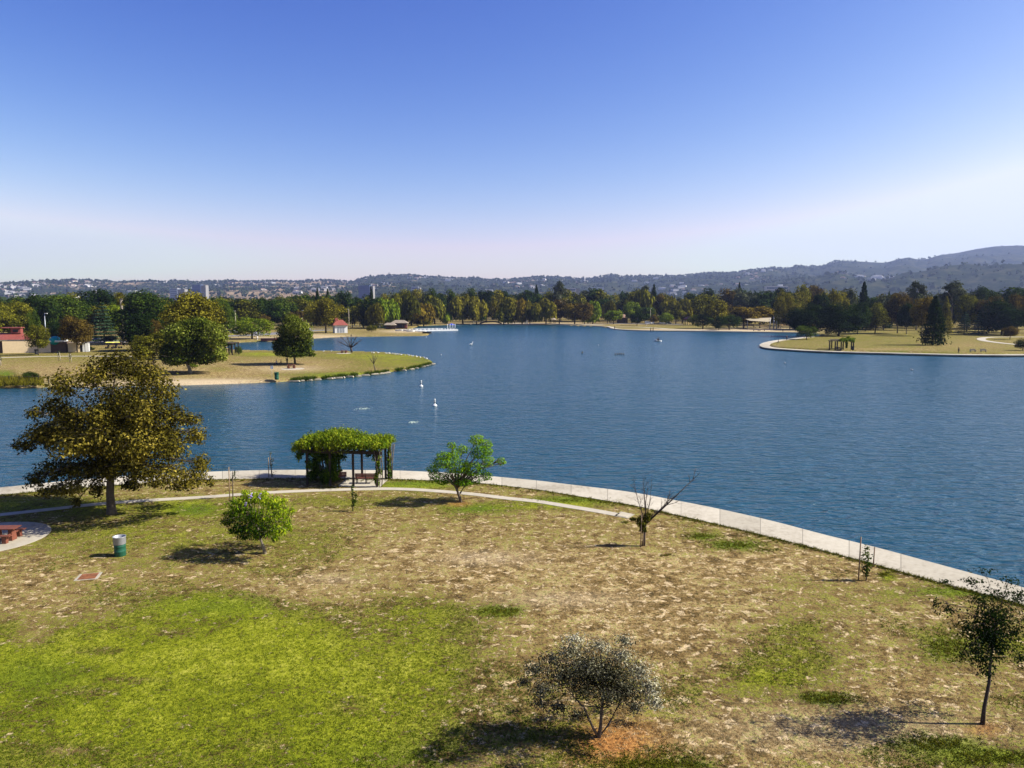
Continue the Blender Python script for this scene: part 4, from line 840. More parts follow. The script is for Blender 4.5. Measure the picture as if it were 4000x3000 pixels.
# saplings with stakes
def sapling(label, base, blobs, trunk, stakes, mat_l, seed, dens=420, leaf=.06, ties=False, trunk_r=(2.4, 1.8, 1.2), bm=bark):
    p0 = P(*base); s = mpp(p0); t = lobed_tree('sapling', label, base, blobs, leaf, mat_l, trunk, list(trunk_r) if len(trunk_r) == len(trunk) else [2] * len(trunk), bm, dens, seed, group='staked saplings near the lake path', limbs=False, shell=.05, depth_k=.8)
    for (x, yb, yt) in stakes:
        q0 = P(x, yb); k = thing('stake', 'wooden stake beside the ' + label.split(' with')[0], 'stake', q0, 0, 'sapling stakes'); m = MB()
        hgt = (yb - yt) * mpp(q0); m.tube([(0, 0, -.1), (.02, 0, hgt)], [.035, .03], 7); k2 = m.build('pole', stake_wood, k)
    return t
sapling('small dark sapling in front of the pergola with thin trunk', (1378, 1997), [(1376, 1905, 8, 18, .4, 1), (1378, 1930, 12, 18, .3, 1), (1384, 1955, 16, 20, .3, 1), (1380, 1972, 13, 12, .2, 1), (1390, 1935, 8, 14, .4, 1)], [(1378, 2000, 0), (1380, 1960, 0), (1377, 1890, 0)], [], LM['green'], 71, dens=900)
sapling('leafy green sapling by the lake promenade with two stakes', (3383, 2268), [(3386, 2140, 14, 16, .7, 1), (3382, 2170, 24, 22, .5, 1), (3392, 2200, 20, 26, .4, 1), (3382, 2225, 22, 22, .25, 1), (3383, 2245, 12, 12, .2, 1)], [(3383, 2272, 0), (3385, 2220, 0), (3386, 2150, 0)], [(3353, 2268, 2092), (3411, 2215, 2135)], LM['green'], 72, dens=1100)
sapling('thin grey sapling left of the jacaranda with one tall stake', (908, 1948), [(915, 1845, 20, 10, .5, 1), (912, 1860, 18, 12, .4, 1), (905, 1872, 10, 10, .4, 1)], [(910, 1950, 0), (911, 1900, 0), (913, 1840, 0)], [(898, 1958, 1822)], LM['grey'], 73, dens=600, leaf=.05)
sapling('thin sapling at the promenade left of the pergola with one stake', (1062, 1866), [(1058, 1770, 8, 8, .5, 1), (1062, 1795, 12, 12, .4, 1), (1060, 1815, 10, 12, .4, 1), (1066, 1850, 12, 12, .4, 1)], [(1063, 1868, 0), (1060, 1820, 0), (1058, 1768, 0)], [(1050, 1864, 1785)], LM['grey'], 74, dens=600, leaf=.05)
# dying split tree with stakes
t, s = bare_tree('dying_tree', 'dying tree with one long bare leaning branch beside the promenade', (2510, 2132), [(2715, 1850, .75), (2640, 1940, .6), (2560, 1990, .6), (2524, 1870, .45), (2505, 1850, .3), (2460, 1845, .3), (2545, 1870, .3), (2490, 1920, .25)], (2520, 2045), .085, dark_bark, 9, 9, .28)
V, A_ = leaf_cloud([((-.1, 0, 1.45), (.30, .3, .38), 700, .4), ((.25, 0, 1.75), (.25, .25, .3), 420, .4), ((-.55, 0, 1.6), (.25, .2, .08), 160, .2), ((.0, 0, 1.0), (.22, .2, .25), 420, .2)], .05, 5, .6)
link('crown', cloud_mesh('crown_dying_tree', V, A_, LM['olive']), t)
for i, (x, yb, yt, d_) in enumerate([(2503, 2137, 2008, 'left'), (2511, 2134, 2060, 'middle'), (2519, 2132, 2075, 'right')]):
    q0 = P(x, yb); k = thing('stake', d_ + 'most of three stakes at the dying tree' if d_ != 'middle' else 'middle of three stakes at the dying tree', 'stake', q0, 0, 'sapling stakes'); m = MB()
    m.tube([(0, 0, -.1), (.02, 0, (yb - yt) * mpp(q0))], [.035, .03], 7); m.build('pole', stake_wood, k)
# lilac blossoms on the jacaranda
bl_m = mat('lilac_petal', (.42, .32, .75), .7, .2, 20)
jac = [o for o in bpy.data.objects if o.name.startswith('jacaranda_tree')][0]
p0 = P(1036, 2162); s = mpp(p0)
for x, y in [(990, 1952), (1012, 1922), (1045, 1920)]:
    m = MB(); r = random.Random(x)
    for i in range(11): m.blob(((x - 1036) * s + r.gauss(0, .06), -.9 + r.gauss(0, .06), (2162 - y) * s + r.gauss(0, .08) + .05), (.03, .03, .035), 3)
    m.build('blossom', bl_m, jac)
#==OBJ==
# ------------------------------------------------------------------ pergolas and benches
def bench(label, p, rz, group=None):
    t = thing('park_bench', label, 'bench', p, rz, group)
    a = MB(); [a.box((0, y, .45), (1.65, .11, .035)) for y in (-.17, -.04, .09, .22)]; a.build('seat', red_wood, t)
    b = MB(); [b.box((0, -.25 - k * .03, .58 + k * .12), (1.65, .03, .10)) for k in range(3)]; b.build('backrest', red_wood, t)
    for x in (-.72, 0, .72):
        l = MB(); l.box((x, .18, .22), (.05, .05, .44)); l.box((x, -.24, .43), (.05, .05, .86), rx=.08); l.box((x, -.02, .42), (.05, .45, .04)); l.build('leg', dark_metal, t)
    return t
def pergola(name, label, front, off, hgt, vines, leaf, dens, slab=None, seed=1, pw=.16, hang=None):
    """front: pixel feet of the lakeside-away row of posts; off: pixel offset to the back row"""
    F_ = [P(*f) for f in front]; B_ = [P(f[0] + off[0], f[1] + off[1]) for f in front]
    o = (F_[0] + F_[-1] + B_[0] + B_[-1]) / 4; s = mpp(o); t = thing(name, label, 'pergola', o, 0)
    for p in F_ + B_:
        m = MB(); m.box((*(p - o).xy, hgt / 2), (pw, pw, hgt)); m.build('post', dark_wood, t)
    for row in (F_, B_):
        a, b = row[0] - o, row[-1] - o; d = (b - a); L_ = d.length + .9; c_ = (a + b) / 2
        m = MB(); m.box((c_.x, c_.y, hgt + .11), (L_, .13, .24), math.atan2(d.y, d.x)); m.build('beam', dark_wood, t)
    n = len(front) * 4; a0, a1, b0, b1 = F_[0] - o, F_[-1] - o, B_[0] - o, B_[-1] - o
    for i in range(n):
        u = -.06 + 1.12 * i / (n - 1); a = a0.lerp(a1, u); b = b0.lerp(b1, u); d = b - a; c_ = (a + b) / 2
        m = MB(); m.box((c_.x, c_.y, hgt + .30), (d.length + 1.0, .06, .15), math.atan2(d.y, d.x)); m.build('rafter', dark_wood, t)
    bl_ = []
    for v in vines: # (u along, w across, z, rx, ry, rz, value)
        c_ = a0.lerp(a1, v[0]).lerp(b0.lerp(b1, v[0]), v[1]); bl_.append(((c_.x, c_.y, v[2]), v[3:6], dens * v[3] * v[5] , v[6]))
    V, A_ = leaf_cloud(bl_, leaf, seed, .45, droop=1.0, shell=.25, out=.6)
    link('climbing_vine', cloud_mesh('vine', V, A_, LM['vine']), t)
    if hang:
        r = random.Random(3)
        for u, w_, n_ in hang:
            for k in range(n_):
                m = MB()
                c_ = a0.lerp(a1, u).lerp(b0.lerp(b1, u), w_); x, y = c_.x + r.uniform(-.2, .2), c_.y + r.uniform(-.2, .2)
                m.tube([(x, y, 0), (x + r.uniform(-.15, .15), y, hgt * .5), (x + r.uniform(-.3, .3), y, hgt + .3)], [r.uniform(.02, .05)] * 3, 5)
                m.build('vine_stem', bark, t)
    if slab:
        m = MB(); u0, u1 = slab; ex = (b0 - a0) * .08
        q4 = [a0.lerp(a1, u0) - ex, a0.lerp(a1, u1) - ex, b0.lerp(b1, u1) + ex, b0.lerp(b1, u0) + ex]
        m.prism([(p.x, p.y) for p in q4], -.1, .015); m.build('floor_slab', concrete2, t)
    return t
vn = []; r = random.Random(5)
for i in range(26):
    u = -.16 + 1.26 * i / 25; hh = .36 + .36 * math.exp(-((u - .38) / .3) ** 2)
    for w_ in (.0, .5, 1.0): vn.append((u, w_ + r.uniform(-.1, .1), 3.1 + hh * .45 + r.uniform(-.05, .08) - max(0, -u) * 2, .42, .75, hh + r.uniform(0, .12), r.uniform(.45, .8)))
vn += [(.36, .4, 3.85, .2, .2, .3, .6), (-.12, .0, 2.3, .3, .3, .5, .5), (-.15, .5, 2.4, .3, .4, .5, .4)]
for i in range(34): vn.append((r.uniform(.0, .42), r.uniform(.0, .8), r.uniform(.3, 2.7), .38, .45, .55, r.uniform(.1, .35)))
for i in range(6): vn.append((.36 + r.uniform(0, .1), r.uniform(0, .5), r.uniform(.6, 2.6), .22, .3, .45, r.uniform(.2, .5)))
for i in range(8): vn.append((1.0 + r.uniform(-.02, .05), r.uniform(-.05, .1), .3 + i * .32, .2, .2, .3, r.uniform(.3, .7)))
for i in range(8): vn.append((1.05, 1.0, .3 + i * .32, .2, .2, .28, r.uniform(.2, .5)))
vn += [(.88, .1, 2.5, .3, .3, .25, .2), (.78, .1, 2.7, .25, .2, .15, .2), (.93, .3, 2.2, .2, .2, .4, .3)]
pergola('pergola', 'vine covered dark timber pergola beside the promenade in the foreground', [(1202, 1893), (1291, 1896), (1381, 1899), (1473, 1902)], (34, -31), 2.55, vn, .095, 1300, (.45, 1.04), 3, hang=[(1.03, 0, 5), (1.06, 1, 7), (.2, .3, 6)])
bench('red brown slatted bench with its back turned under the open end of the pergola', P(1431, 1888), 0)
bench('dark bench in the shade of the vine mass under the pergola', P(1312, 1884), .3)
vi = [(u, w_, 3.0, .9, 1.0, .55, .5) for u in (.55, .75, .95) for w_ in (0, .5, 1)] + [(.8, .5, 3.7, .7, .7, .5, .6), (.75, .3, 1.8, .45, .4, .9, .15), (.75, .3, .8, .35, .3, .6, .1), (1.05, .3, 2.6, .5, .5, .5, .4), (.42, .3, 2.8, .5, .5, .3, .3)]
pergola('pergola', 'half overgrown dark pergola on the shore of the right island', [(3240, 1367), (3262, 1368), (3285, 1369), (3325, 1366)], (8, -6), 2.7, vi, .2, 420, seed=8, pw=.3)
vi = [(u, w_, 2.9, .9, 1.0, .5, .45) for u in (-.1, .1, .3) for w_ in (0, .5, 1)] + [(0, 0, 1.5, .5, .5, 1.0, .2), (.15, .5, 1.2, .4, .4, .9, .2)]
pergola('pergola', 'dark pergola on the peninsula with vines on its left end', [(880, 1385), (895, 1386), (908, 1387)], (24, -5), 3.0, vi, .2, 420, seed=9, pw=.25)
bench('dark bench under the half overgrown island pergola', P(3272, 1366), math.pi)

def picnic(label, p, rz, m_=red_wood):
    t = thing('picnic_table', label, 'table', p, rz, 'picnic tables')
    a = MB(); [a.box((0, -.33 + k * .165, .75), (1.9, .15, .05)) for k in range(5)]; a.build('tabletop', m_, t)
    for y in (-.72, .72):
        b = MB(); b.box((0, y - .08, .45), (1.9, .14, .05)); b.box((0, y + .08, .45), (1.9, .14, .05)); b.build('bench_seat', m_, t)
    for x in (-.6, .6):
        l = MB(); l.box((x, 0, .37), (.28, .5, .74), taper=.7); l.box((x, 0, .39), (.12, 1.6, .08)); l.box((x, -.68, .2), (.24, .26, .4)); l.box((x, .68, .2), (.24, .26, .4)); l.build('leg', m_, t)
    return t
def slab(name, label, p, r_, m_=concrete2):
    m = MB(); m.prism([(math.cos(a) * r_, math.sin(a) * r_) for a in np.linspace(0, 2 * math.pi, 40)[:-1]], -.12, .02)
    o = m.build(name, m_); o.location = p; tag(o, kind='structure'); return o
picnic('red brown picnic table on a round slab at the left edge of the near lawn', P(8, 2110) + Vector((0, 0, .02)), .05)
slab('concrete_pad', '', P(-62, 2104), 3.45, concrete)
picnic('red brown picnic table on a slab before the shaded group on the peninsula', P(1138, 1439) + Vector((0, 0, .02)), .5)
slab('concrete_pad', '', P(1143, 1441), 2.5)
picnic('small dark picnic table beside the leafless grey tree', P(1344, 1379) + Vector((0, 0, .02)), 0)
slab('concrete_pad', '', P(1343, 1380), 2.1)

# bins
def bin_(label, p, top, body, s=1.0, basket=True):
    t = thing('trash_can', label, 'trash can', p, .4, 'park trash cans', (s, s, s)); m = MB()
    m.lathe([(.285, 0), (.30, .02), (.30, .26), (.312, .28), (.30, .30), (.30, .55), (.312, .57), (.30, .59), (.30, .84), (.31, .86), (.28, .86), (.28, .06)], 28); m.build('drum', body, t)
    m = MB(); m.lathe([(.315, .68), (.325, .70), (.335, 1.08), (.35, 1.10), (.345, 1.12), (.32, 1.10), (.30, .70)], 28); m.build('rim_basket', top, t)
    m = MB(); m.lathe([(.001, .80), (.31, .80)], 20); m.build('liner', white_paint, t)
bin_('green drum trash can with a silver grey upper rim on the near lawn', P(470, 2170), galv, green_paint)
bin_('green trash can beside the white sign on the peninsula shore', P(1081, 1483), green_paint, green_paint, 1.25)
bin_('dark trash can under the yellow green topped tree by the cream wall', P(142, 1384), dark_metal, dark_metal, 1.3)
bin_('dark trash can at the right end of the island pergola', P(3332, 1368), dark_metal, dark_metal, 1.1)
# drain covers
def drain(label, quad_px, m_top, bars=12, name='drain_grate'):
    q4 = [P(x, y, .0) for x, y in quad_px]; o = sum(q4, Vector()) / 4; t = thing(name, label, 'drain', o); q4 = [p - o for p in q4]
    m = MB(); m.prism([(p.x, p.y) for p in q4], -.1, .02); m.build('frame', concrete, t)
    g = MB(); k = lambda u, v: q4[0].lerp(q4[1], u).lerp(q4[3].lerp(q4[2], u), v)
    for i in range(bars):
        u0 = .14 + .72 * i / bars; u1 = u0 + .72 / bars * .62
        c4 = [k(u0, .1), k(u1, .1), k(u1, .9), k(u0, .9)]; g.prism([(p.x, p.y) for p in c4], .02, .045)
    c4 = [k(.13, .08), k(.87, .08), k(.87, .92), k(.13, .92)]; g.prism([(p.x, p.y) for p in c4], .0215, .027)
    g.build('grate', m_top, t)
drain('rusty rectangular drain cover with pale concrete ends in the lawn', [(287, 2270), (381, 2262), (401, 2236), (312, 2244)], rusty, 14)
drain('pale drain cover at the end of the narrow path', [(2400, 2015), (2452, 2026), (2480, 2010), (2425, 1999)], concrete2, 12)

# ------------------------------------------------------------------ fences, posts, signs, light poles
t = thing('metal_fence', 'low dark rail fence in the reeds on the left far bank', 'fence', P(-40, 1500)); s = mpp(P(-40, 1500))
m = MB()
for z in (.25, 1.3): m.box((5.2, 0, z), (10.6, .05, .05))
m.build('rail', dark_metal, t)
for i in range(7): m = MB(); m.box((i * 1.75, 0, .7), (.09, .09, 1.45)); m.build('post', dark_metal, t)
t = thing('post_fence', 'row of pale timber posts by the car park behind the inlet', 'fence', P(1212, 1290))
for i in range(12): m = MB(); m.box((i * .95 * 1.0, 0, .55), (.22, .22, 1.3)); m.build('post', pale_wood, t)
m = MB(); m.box((5.2, 0, .95), (11, .08, .12)); m.build('rail', pale_wood, t)
def white_fence(label, x0, x1, y, h=1.2):
    a, b = P(x0, y), P(x1, y); t = thing('picket_fence', label, 'fence', a); L_ = (b - a).length; m = MB()
    for z in (.4, 1.0): m.box((L_ / 2, 0, z * h), (L_, .08, .12))
    m.build('rail', white_paint, t)
    for i in range(int(L_ / 2) + 1): m = MB(); m.box((i * 2.0, 0, h / 2), (.2, .2, h)); m.build('post', white_paint, t)
white_fence('pale fence in front of the willows right of the boathouse', 1372, 1412, 1278)
white_fence('pale picket fence left of the low brown green bush', 1418, 1448, 1277)
white_fence('pale fence under the golden willow right of the blue umbrella', 1850, 1890, 1263)
def lightpole(label, x, base, top, arm=1.6):
    p = P(x, base); h = (base - top) * mpp(p); t = thing('light_pole', label, 'lamp', p, 0, 'car park light poles')
    m = MB(); m.tube([(0, 0, -.1), (0, 0, h)], [.16, .10], 8); m.tube([(0, 0, h - .1), (arm, 0, h)], [.06, .05], 6); m.build('pole', pale_wood if x != 182 else grey_metal, t)
    m = MB(); m.box((arm, 0, h), (.9, .4, .22)); m.build('lamp_head', white_paint, t)
lightpole('tall light pole rising behind the yellow green topped tree', 182, 1352, 1225, .5)
lightpole('light pole left of the umbrella shaped lime tree', 922, 1302, 1215, -.5)
lightpole('light pole in front of the green tree behind the golden tree', 862, 1302, 1210, .3)
lightpole('light pole in front of the pinkish brown tree', 1182, 1286, 1213, .3)
lightpole('light pole right of the boathouse', 1364, 1291, 1208, -.5)
lightpole('light pole near the white vans on the far shore', 2540, 1267, 1205, .5)
t = thing('sign', 'white sign on a thin post at the peninsula shore', 'sign', P(1063, 1484)); s = mpp(P(1063, 1484))
m = MB(); m.tube([(0, 0, -.1), (0, 0, 52 * s)], [.03, .03], 6); m.build('post', pale_wood, t)
m = MB(); m.box((-.1, -.05, 49 * s), (.22, .03, .62)); m.box((.16, -.05, 49 * s), (.22, .03, .62)); m.build('sign_board', white_paint, t)
for i, (xa, xb, y, top, lab) in enumerate([(229, 237, 1409, 1377, 'left pair of pale stakes with a thin sapling on the lawn below the cream wall'), (272, 280, 1416, 1382, 'right pair of pale stakes with a thin sapling on the lawn below the cream wall'), (1, 5, 1428, 1400, 'pale stake pair at the left edge below the cream wall')]):
    p = P((xa + xb) / 2, y); s = mpp(p); t = thing('staked_sapling', lab, 'sapling', p, 0, 'pale staked saplings')
    for x in (xa, xb): m = MB(); m.tube([((x - (xa + xb) / 2) * s, 0, -.1), ((x - (xa + xb) / 2) * s - .15, 0, (y - top) * s)], [.07, .06], 6); m.build('stake', pale_wood, t)
    V, A_ = leaf_cloud([((0, 0, 1.8), (.3, .3, .8), 60, .4)], .12, i); link('crown', cloud_mesh('crown_small', V, A_, LM['grey']), t)
for x, lab in ((3800, 'left of two low pale concrete benches on the island lawn'), (3841, 'right of two low pale concrete benches on the island lawn')):
    p = P(x, 1374); s = mpp(p); t = thing('concrete_bench', lab, 'bench', p, 0, 'concrete benches on the island')
    m = MB(); m.box((0, 0, .42), (22 * s, .5, .14)); m.box((0, .22, .65), (22 * s, .12, .4)); m.build('seat', stone, t)
    for k in (-.7, .7): m = MB(); m.box((k, 0, .17), (.18, .45, .35)); m.build('leg', stone, t)
for x, y in ((2542, 1293), (2551, 1293)):
    p = P(x, y); t = thing('dark_post', ('left' if x < 2545 else 'right') + ' one of two dark posts at the edge of the far shore', 'post', p, 0, 'shore posts'); m = MB(); m.tube([(0, 0, -.2), (0, 0, 1.7)], [.22, .2], 8); m.lathe([(.3, 1.6), (.3, 1.75), (.001, 1.8)], 8); m.build('shaft', dark_wood, t)

# ------------------------------------------------------------------ people
def person(label, p, rz, shirt, trousers, sit=False, s=1.0, cat='person'):
    t = thing('person', label, cat, p, rz, None, (s, s, s)); J = {}
    def sk(name, vs, es, rad, m_):
        me = bpy.data.meshes.new(name); me.from_pydata(vs, es, []); me.materials.append(m_); o = link(name, me, t)
        o.modifiers.new('skin', 'SKIN'); sv = me.skin_vertices[0].data
        for i, r_ in enumerate(rad): sv[i].radius = (r_, r_)
        sv[0].use_root = True; ss = o.modifiers.new('sub', 'SUBSURF'); ss.levels = ss.render_levels = 1; return o
    if not sit:
        hip, kn, an, toe = .92, .50, .08, (.0, .16, .03); L_ = [(-.09, 0, hip), (-.10, .06, kn), (-.10, -.10, an), (-.10, .06, .03)]; Rr = [(.09, 0, hip), (.10, .02, kn), (.10, .12, an), (.10, .28, .03)]; z0 = 0
    else:
        L_ = [(-.09, 0, .48), (-.11, .42, .50), (-.11, .45, .08), (-.11, .6, .03)]; Rr = [(.09, 0, .48), (.12, .42, .50), (.12, .40, .08), (.12, .56, .03)]; z0 = -.44
    body = [(0, 0, .95 + z0), (0, 0, 1.15 + z0), (0, 0, 1.38 + z0), (0, 0, 1.50 + z0), (0, .01, 1.60 + z0), (0, .02, 1.70 + z0)]
    arm = lambda q_: [(q_ * .17, 0, 1.42 + z0), (q_ * .23, .02, 1.15 + z0), (q_ * .24, .14, .92 + z0), (q_ * .24, .2, .85 + z0)]
    vs = body + arm(-1) + arm(1) + L_ + Rr
    es = [(0, 1), (1, 2), (2, 3), (3, 4), (4, 5), (2, 6), (6, 7), (7, 8), (8, 9), (2, 10), (10, 11), (11, 12), (12, 13), (0, 14), (14, 15), (15, 16), (16, 17), (0, 18), (18, 19), (19, 20), (20, 21)]
    sk('body', vs, es, [.13, .12, .13, .055, .09, .08] + [.05, .042, .032, .028] * 2 + [.085, .06, .04, .035] * 2, skin)
    v2 = [body[0], body[1], body[2], arm(-1)[0], arm(-1)[1], arm(1)[0], arm(1)[1]]
    sk('shirt', v2, [(0, 1), (1, 2), (2, 3), (3, 4), (2, 5), (5, 6)], [.16, .155, .16, .07, .06, .07, .06], shirt)
    v3 = [body[0]] + L_[:3] + Rr[:3]
    sk('trousers', v3, [(0, 1), (1, 2), (2, 3), (0, 4), (4, 5), (5, 6)], [.155, .105, .078, .06, .105, .078, .06], trousers)
    m = MB(); m.blob((0, -.015, 1.70 + z0), (.10, .115, .10), 8); m.build('hair', dark_wood, t)
    return t
dk1 = mat('dark_cloth', (.03, .03, .04), .9, .2, 10); lt = mat('light_cloth', (.6, .58, .55), .9, .2, 10); rd = mat('red_cloth', (.35, .04, .03), .9, .2, 10)
person('person in dark clothes walking on the island shore path near the concrete benches', P(3744, 1380), -1.5, dk1, dk1)
person('person standing on the rim path at the island tip', P(3073, 1329), 2.5, dk1, dk1, s=1.1)
person('dark figure sitting on the slab in front of the island tip lawn', P(3040, 1341), 1, dk1, dk1, True)
person('person in white walking on the inlet bank under the umbrella shaped tree', P(1006, 1329), 1, lt, lt, s=1.05)
person('person in dark clothes seated in the shade left of the tree trunk', P(1098, 1427), 2, dk1, dk1, True)
person('person in a pale shirt seated in the shade at the far left of the group', P(1080, 1427), 1.4, lt, dk1, True)
person('standing person in dark clothes in the shade beside the tree trunk', P(1122, 1424), 3, dk1, dk1)
person('dark figure fishing on the grassy far shore corner', P(2401, 1287), 3, dk1, dk1, s=1.1)
person('person sitting at the bench under the island pergola', P(3270, 1366) + Vector((0, 0, .02)), 3.1, dk1, dk1, True)
person('person in a white shirt standing among the playground equipment', P(3045, 1283), 1, lt, lt, s=1.1)
person('person in a red shirt at the boat rental counter', P(1588, 1287), 3, rd, dk1, s=1.1)
person('person in light clothes on the far lawn left of the white vans', P(2526, 1272), 0, lt, lt)
person('dark figure by the water at the playground beach', P(3058, 1298), 3, dk1, dk1, s=1.1)

# ------------------------------------------------------------------ vehicles
def car(label, p, rz, paint, van=False):
    t = thing('parked_car' if not van else 'parked_van', label, 'van' if van else 'car', p, rz, 'parked vehicles')
    L_, W_ = 4.5, 1.8
    pr = [(-2.25, .35), (-2.2, .85), (-1.75, .95), (-1.2, 1.42), (.4, 1.45), (1.1, .98), (2.1, .82), (2.25, .55), (2.2, .3)] if not van else [(-2.4, .35), (-2.4, 1.9), (-2.2, 2.0), (1.2, 2.0), (1.8, 1.2), (2.4, 1.0), (2.45, .35)]
    m = MB(); n = len(pr); vs = [(x, -W_ / 2 * (1 if z < 1 else .88), z) for x, z in pr] + [(x, W_ / 2 * (1 if z < 1 else .88), z) for x, z in pr]
    m.add(vs, [tuple(range(n)), tuple(range(n, 2 * n))[::-1]] + [(i, n + i, n + (i + 1) % n, (i + 1) % n) for i in range(n)]); m.build('body', paint, t)
    for sg in (-1, 1):
        m = MB(); y = sg * (.90 if not van else .90) * .955
        if not van: vs = [(-1.45, sg * .885, 1.0), (.95, sg * .885, 1.0), (.36, sg * .81, 1.38), (-1.15, sg * .81, 1.38)]
        else: vs = [(-2.1, sg * .90, 1.2), (1.6, sg * .90, 1.2), (1.15, sg * .82, 1.8), (-2.1, sg * .82, 1.8)]
        m.add(vs, [(0, 1, 2, 3)]); m.build('side_window', glass, t)
    m = MB(); zt = 1.40 if not van else 1.92; m.add([(1.10, -.75, 1.0) if not van else (1.83, -.75, 1.25), (1.10, .75, 1.0) if not van else (1.83, .75, 1.25), (.46, .68, zt) if not van else (1.27, .68, zt), (.46, -.68, zt) if not van else (1.27, -.68, zt)], [(0, 1, 2, 3)]); m.build('windscreen', glass, t)
    for x in (-1.4, 1.4):
        for sg in (-1, 1):
            m = MB(); m.tube([(x, sg * .72, .32), (x, sg * .93, .32)], [.32, .32], 14); w_ = m.build('wheel', tyre, t)
            m = MB(); m.tube([(x, sg * .925, .32), (x, sg * .94, .32)], [.18, .18], 10); m.build('rim', grey_metal, w_)
    return t
def paint(n, c): 
    q = NT(n); q.b.inputs['Base Color'].default_value = (*c, 1); q.b.inputs['Roughness'].default_value = .3; q.b.inputs['Coat Weight'].default_value = .5; return q.m
pw_, ps_, pk_, pb_ = paint('white_car_paint', (.7, .7, .7)), paint('silver_car_paint', (.45, .47, .5)), paint('black_car_paint', (.015, .017, .02)), paint('blue_car_paint', (.03, .05, .10))
c1 = car('silver white hatchback beside the umbrella shaped tree', P(907, 1302), 2.9, ps_)
def recol(o, m_):
    for c_ in KIDS[o.name]:
        if c_.name.startswith('body'): c_.material_slots[0].link = 'OBJECT'; c_.material_slots[0].material = m_
CARS = [(383, 1334, 1.5, pk_, 'black parked car left of the small spreading tree'), (421, 1331, 1.6, pb_, 'dark blue parked car right of the small spreading tree trunk'), (1198, 1291, .2, ps_, 'silver car beside the timber post fence'),
        (888, 1301, 3.0, pk_, 'dark car behind the silver white hatchback'), (1010, 1307, .1, pw_, 'white car hidden behind the umbrella shaped tree'), (2588, 1266, 0, pw_, 'white car right of the white vans'), (2612, 1266, .1, pk_, 'dark car beside the willow on the far car park')]
for x, y, rz, m_, lab in CARS: o = dup(c1, P(x, y) + Vector((0, 0, .08)), rz, lab); recol(o, m_)
c1.location.z = .08
v1 = car('white van left of the small orange tree', P(2533, 1266) + Vector((0, 0, .08)), .1, pw_, True)
dup(v1, P(2552, 1265.5) + Vector((0, 0, .08)), 1.4, 'white van seen end on behind the small orange tree')
# pedal carts with yellow canopy
def cart(label, p, rz, cloth=yellow_cloth):
    t = thing('pedal_cart', label, 'cart', p, rz, 'canopied pedal carts')
    m = MB(); m.add([(-1.2, -.7, 1.95), (1.2, -.7, 1.95), (1.2, .7, 1.95), (-1.2, .7, 1.95), (-1.0, 0, 2.15), (1.0, 0, 2.15)], [(0, 1, 5, 4), (2, 3, 4, 5), (1, 2, 5), (3, 0, 4), (0, 3, 2, 1)]); m.build('canopy', cloth, t)
    m = MB(); [m.tube([(x, y, .4), (x, y, 1.95)], [.03, .03], 5) for x in (-1, 1) for y in (-.6, .6)]; m.box((0, 0, .45), (2.3, .1, .08)); m.box((0, .55, .45), (2.3, .06, .06)); m.box((0, -.55, .45), (2.3, .06, .06)); m.build('frame', red_roof, t)
    m = MB(); m.box((-.2, 0, .75), (.45, 1.1, .1)); m.box((-.45, 0, 1.0), (.08, 1.1, .5)); m.build('seat', dark_metal, t)
    for x in (-.95, .95):
        for y in (-.6, .6): m = MB(); m.tube([(x, y - .03, .36), (x, y + .03, .36)], [.36, .36], 14); m.build('wheel', tyre, t)
    return t
cc = cart('pedal cart with yellow canopy, left of the pair on the left lawn', P(430, 1362), .1)
dup(cc, P(459, 1361), -.1, 'pedal cart with yellow canopy, right of the pair on the left lawn')

# ------------------------------------------------------------------ boats, buoys, birds
def hull(m, L_, W_, H_):
    vs = []; fs = []; n = 9
    for i in range(n):
        u = i / (n - 1); x = (u - .5) * L_; w_ = W_ / 2 * (1 - (2 * abs(u - .45)) ** 3 * .75)
        vs += [(x, -w_, H_), (x, -w_ * .6, -.15), (x, w_ * .6, -.15), (x, w_, H_)]
    for i in range(n - 1):
        for k in range(3): fs.append((i * 4 + k, i * 4 + k + 1, i * 4 + 5 + k, i * 4 + 4 + k))
        fs.append((i * 4 + 3, i * 4, i * 4 + 4, i * 4 + 7))
    fs += [(0, 3, 2, 1), tuple((n - 1) * 4 + k for k in range(4))]; m.add(vs, fs)
t = thing('pedal_boat', 'white pedal boat with dark clothed riders in the middle of the lake', 'boat', P(2571, 1334, WZ), .1)
m = MB(); hull(m, 2.9, 1.9, .45); m.box((-.9, 0, .6), (.4, 1.5, .35)); m.build('hull', white_paint, t)
m = MB(); m.box((0, -.35, .6), (.5, .5, .3)); m.box((0, .35, .6), (.5, .5, .3)); m.build('seat', dark_metal, t)
for y, lab in ((-.35, 'nearer rider in the white pedal boat'), (.35, 'farther rider in the white pedal boat')):
    person(lab, P(2571, 1334, WZ) + Vector((y * .9, y, .38)), 1.5 + y, dk1, dk1, True)
def buoy(label, x, y, h):
    p = P(x, y, WZ); t = thing('buoy', label, 'buoy', p, 0, 'white marker buoys'); m = MB()
    m.lathe([(.001, -.2), (.30, -.15), (.36, .05), (.30, .16), (.12, .18)], 18); m.build('float', white_paint, t)
    m = MB(); m.lathe([(.13, .15), (.13, h - .12), (.15, h - .1), (.15, h - .04), (.001, h)], 14); m.build('marker_post', white_paint, t)
    m = MB(); m.lathe([(.136, h * .45), (.136, h * .55)], 14); m.build('band', dark_metal, t)
buoy('white marker buoy farther out, nearer the peninsula tip', 1645, 1509, 1.05)
buoy('white marker buoy nearer the pergola', 1698, 1585, 1.0)
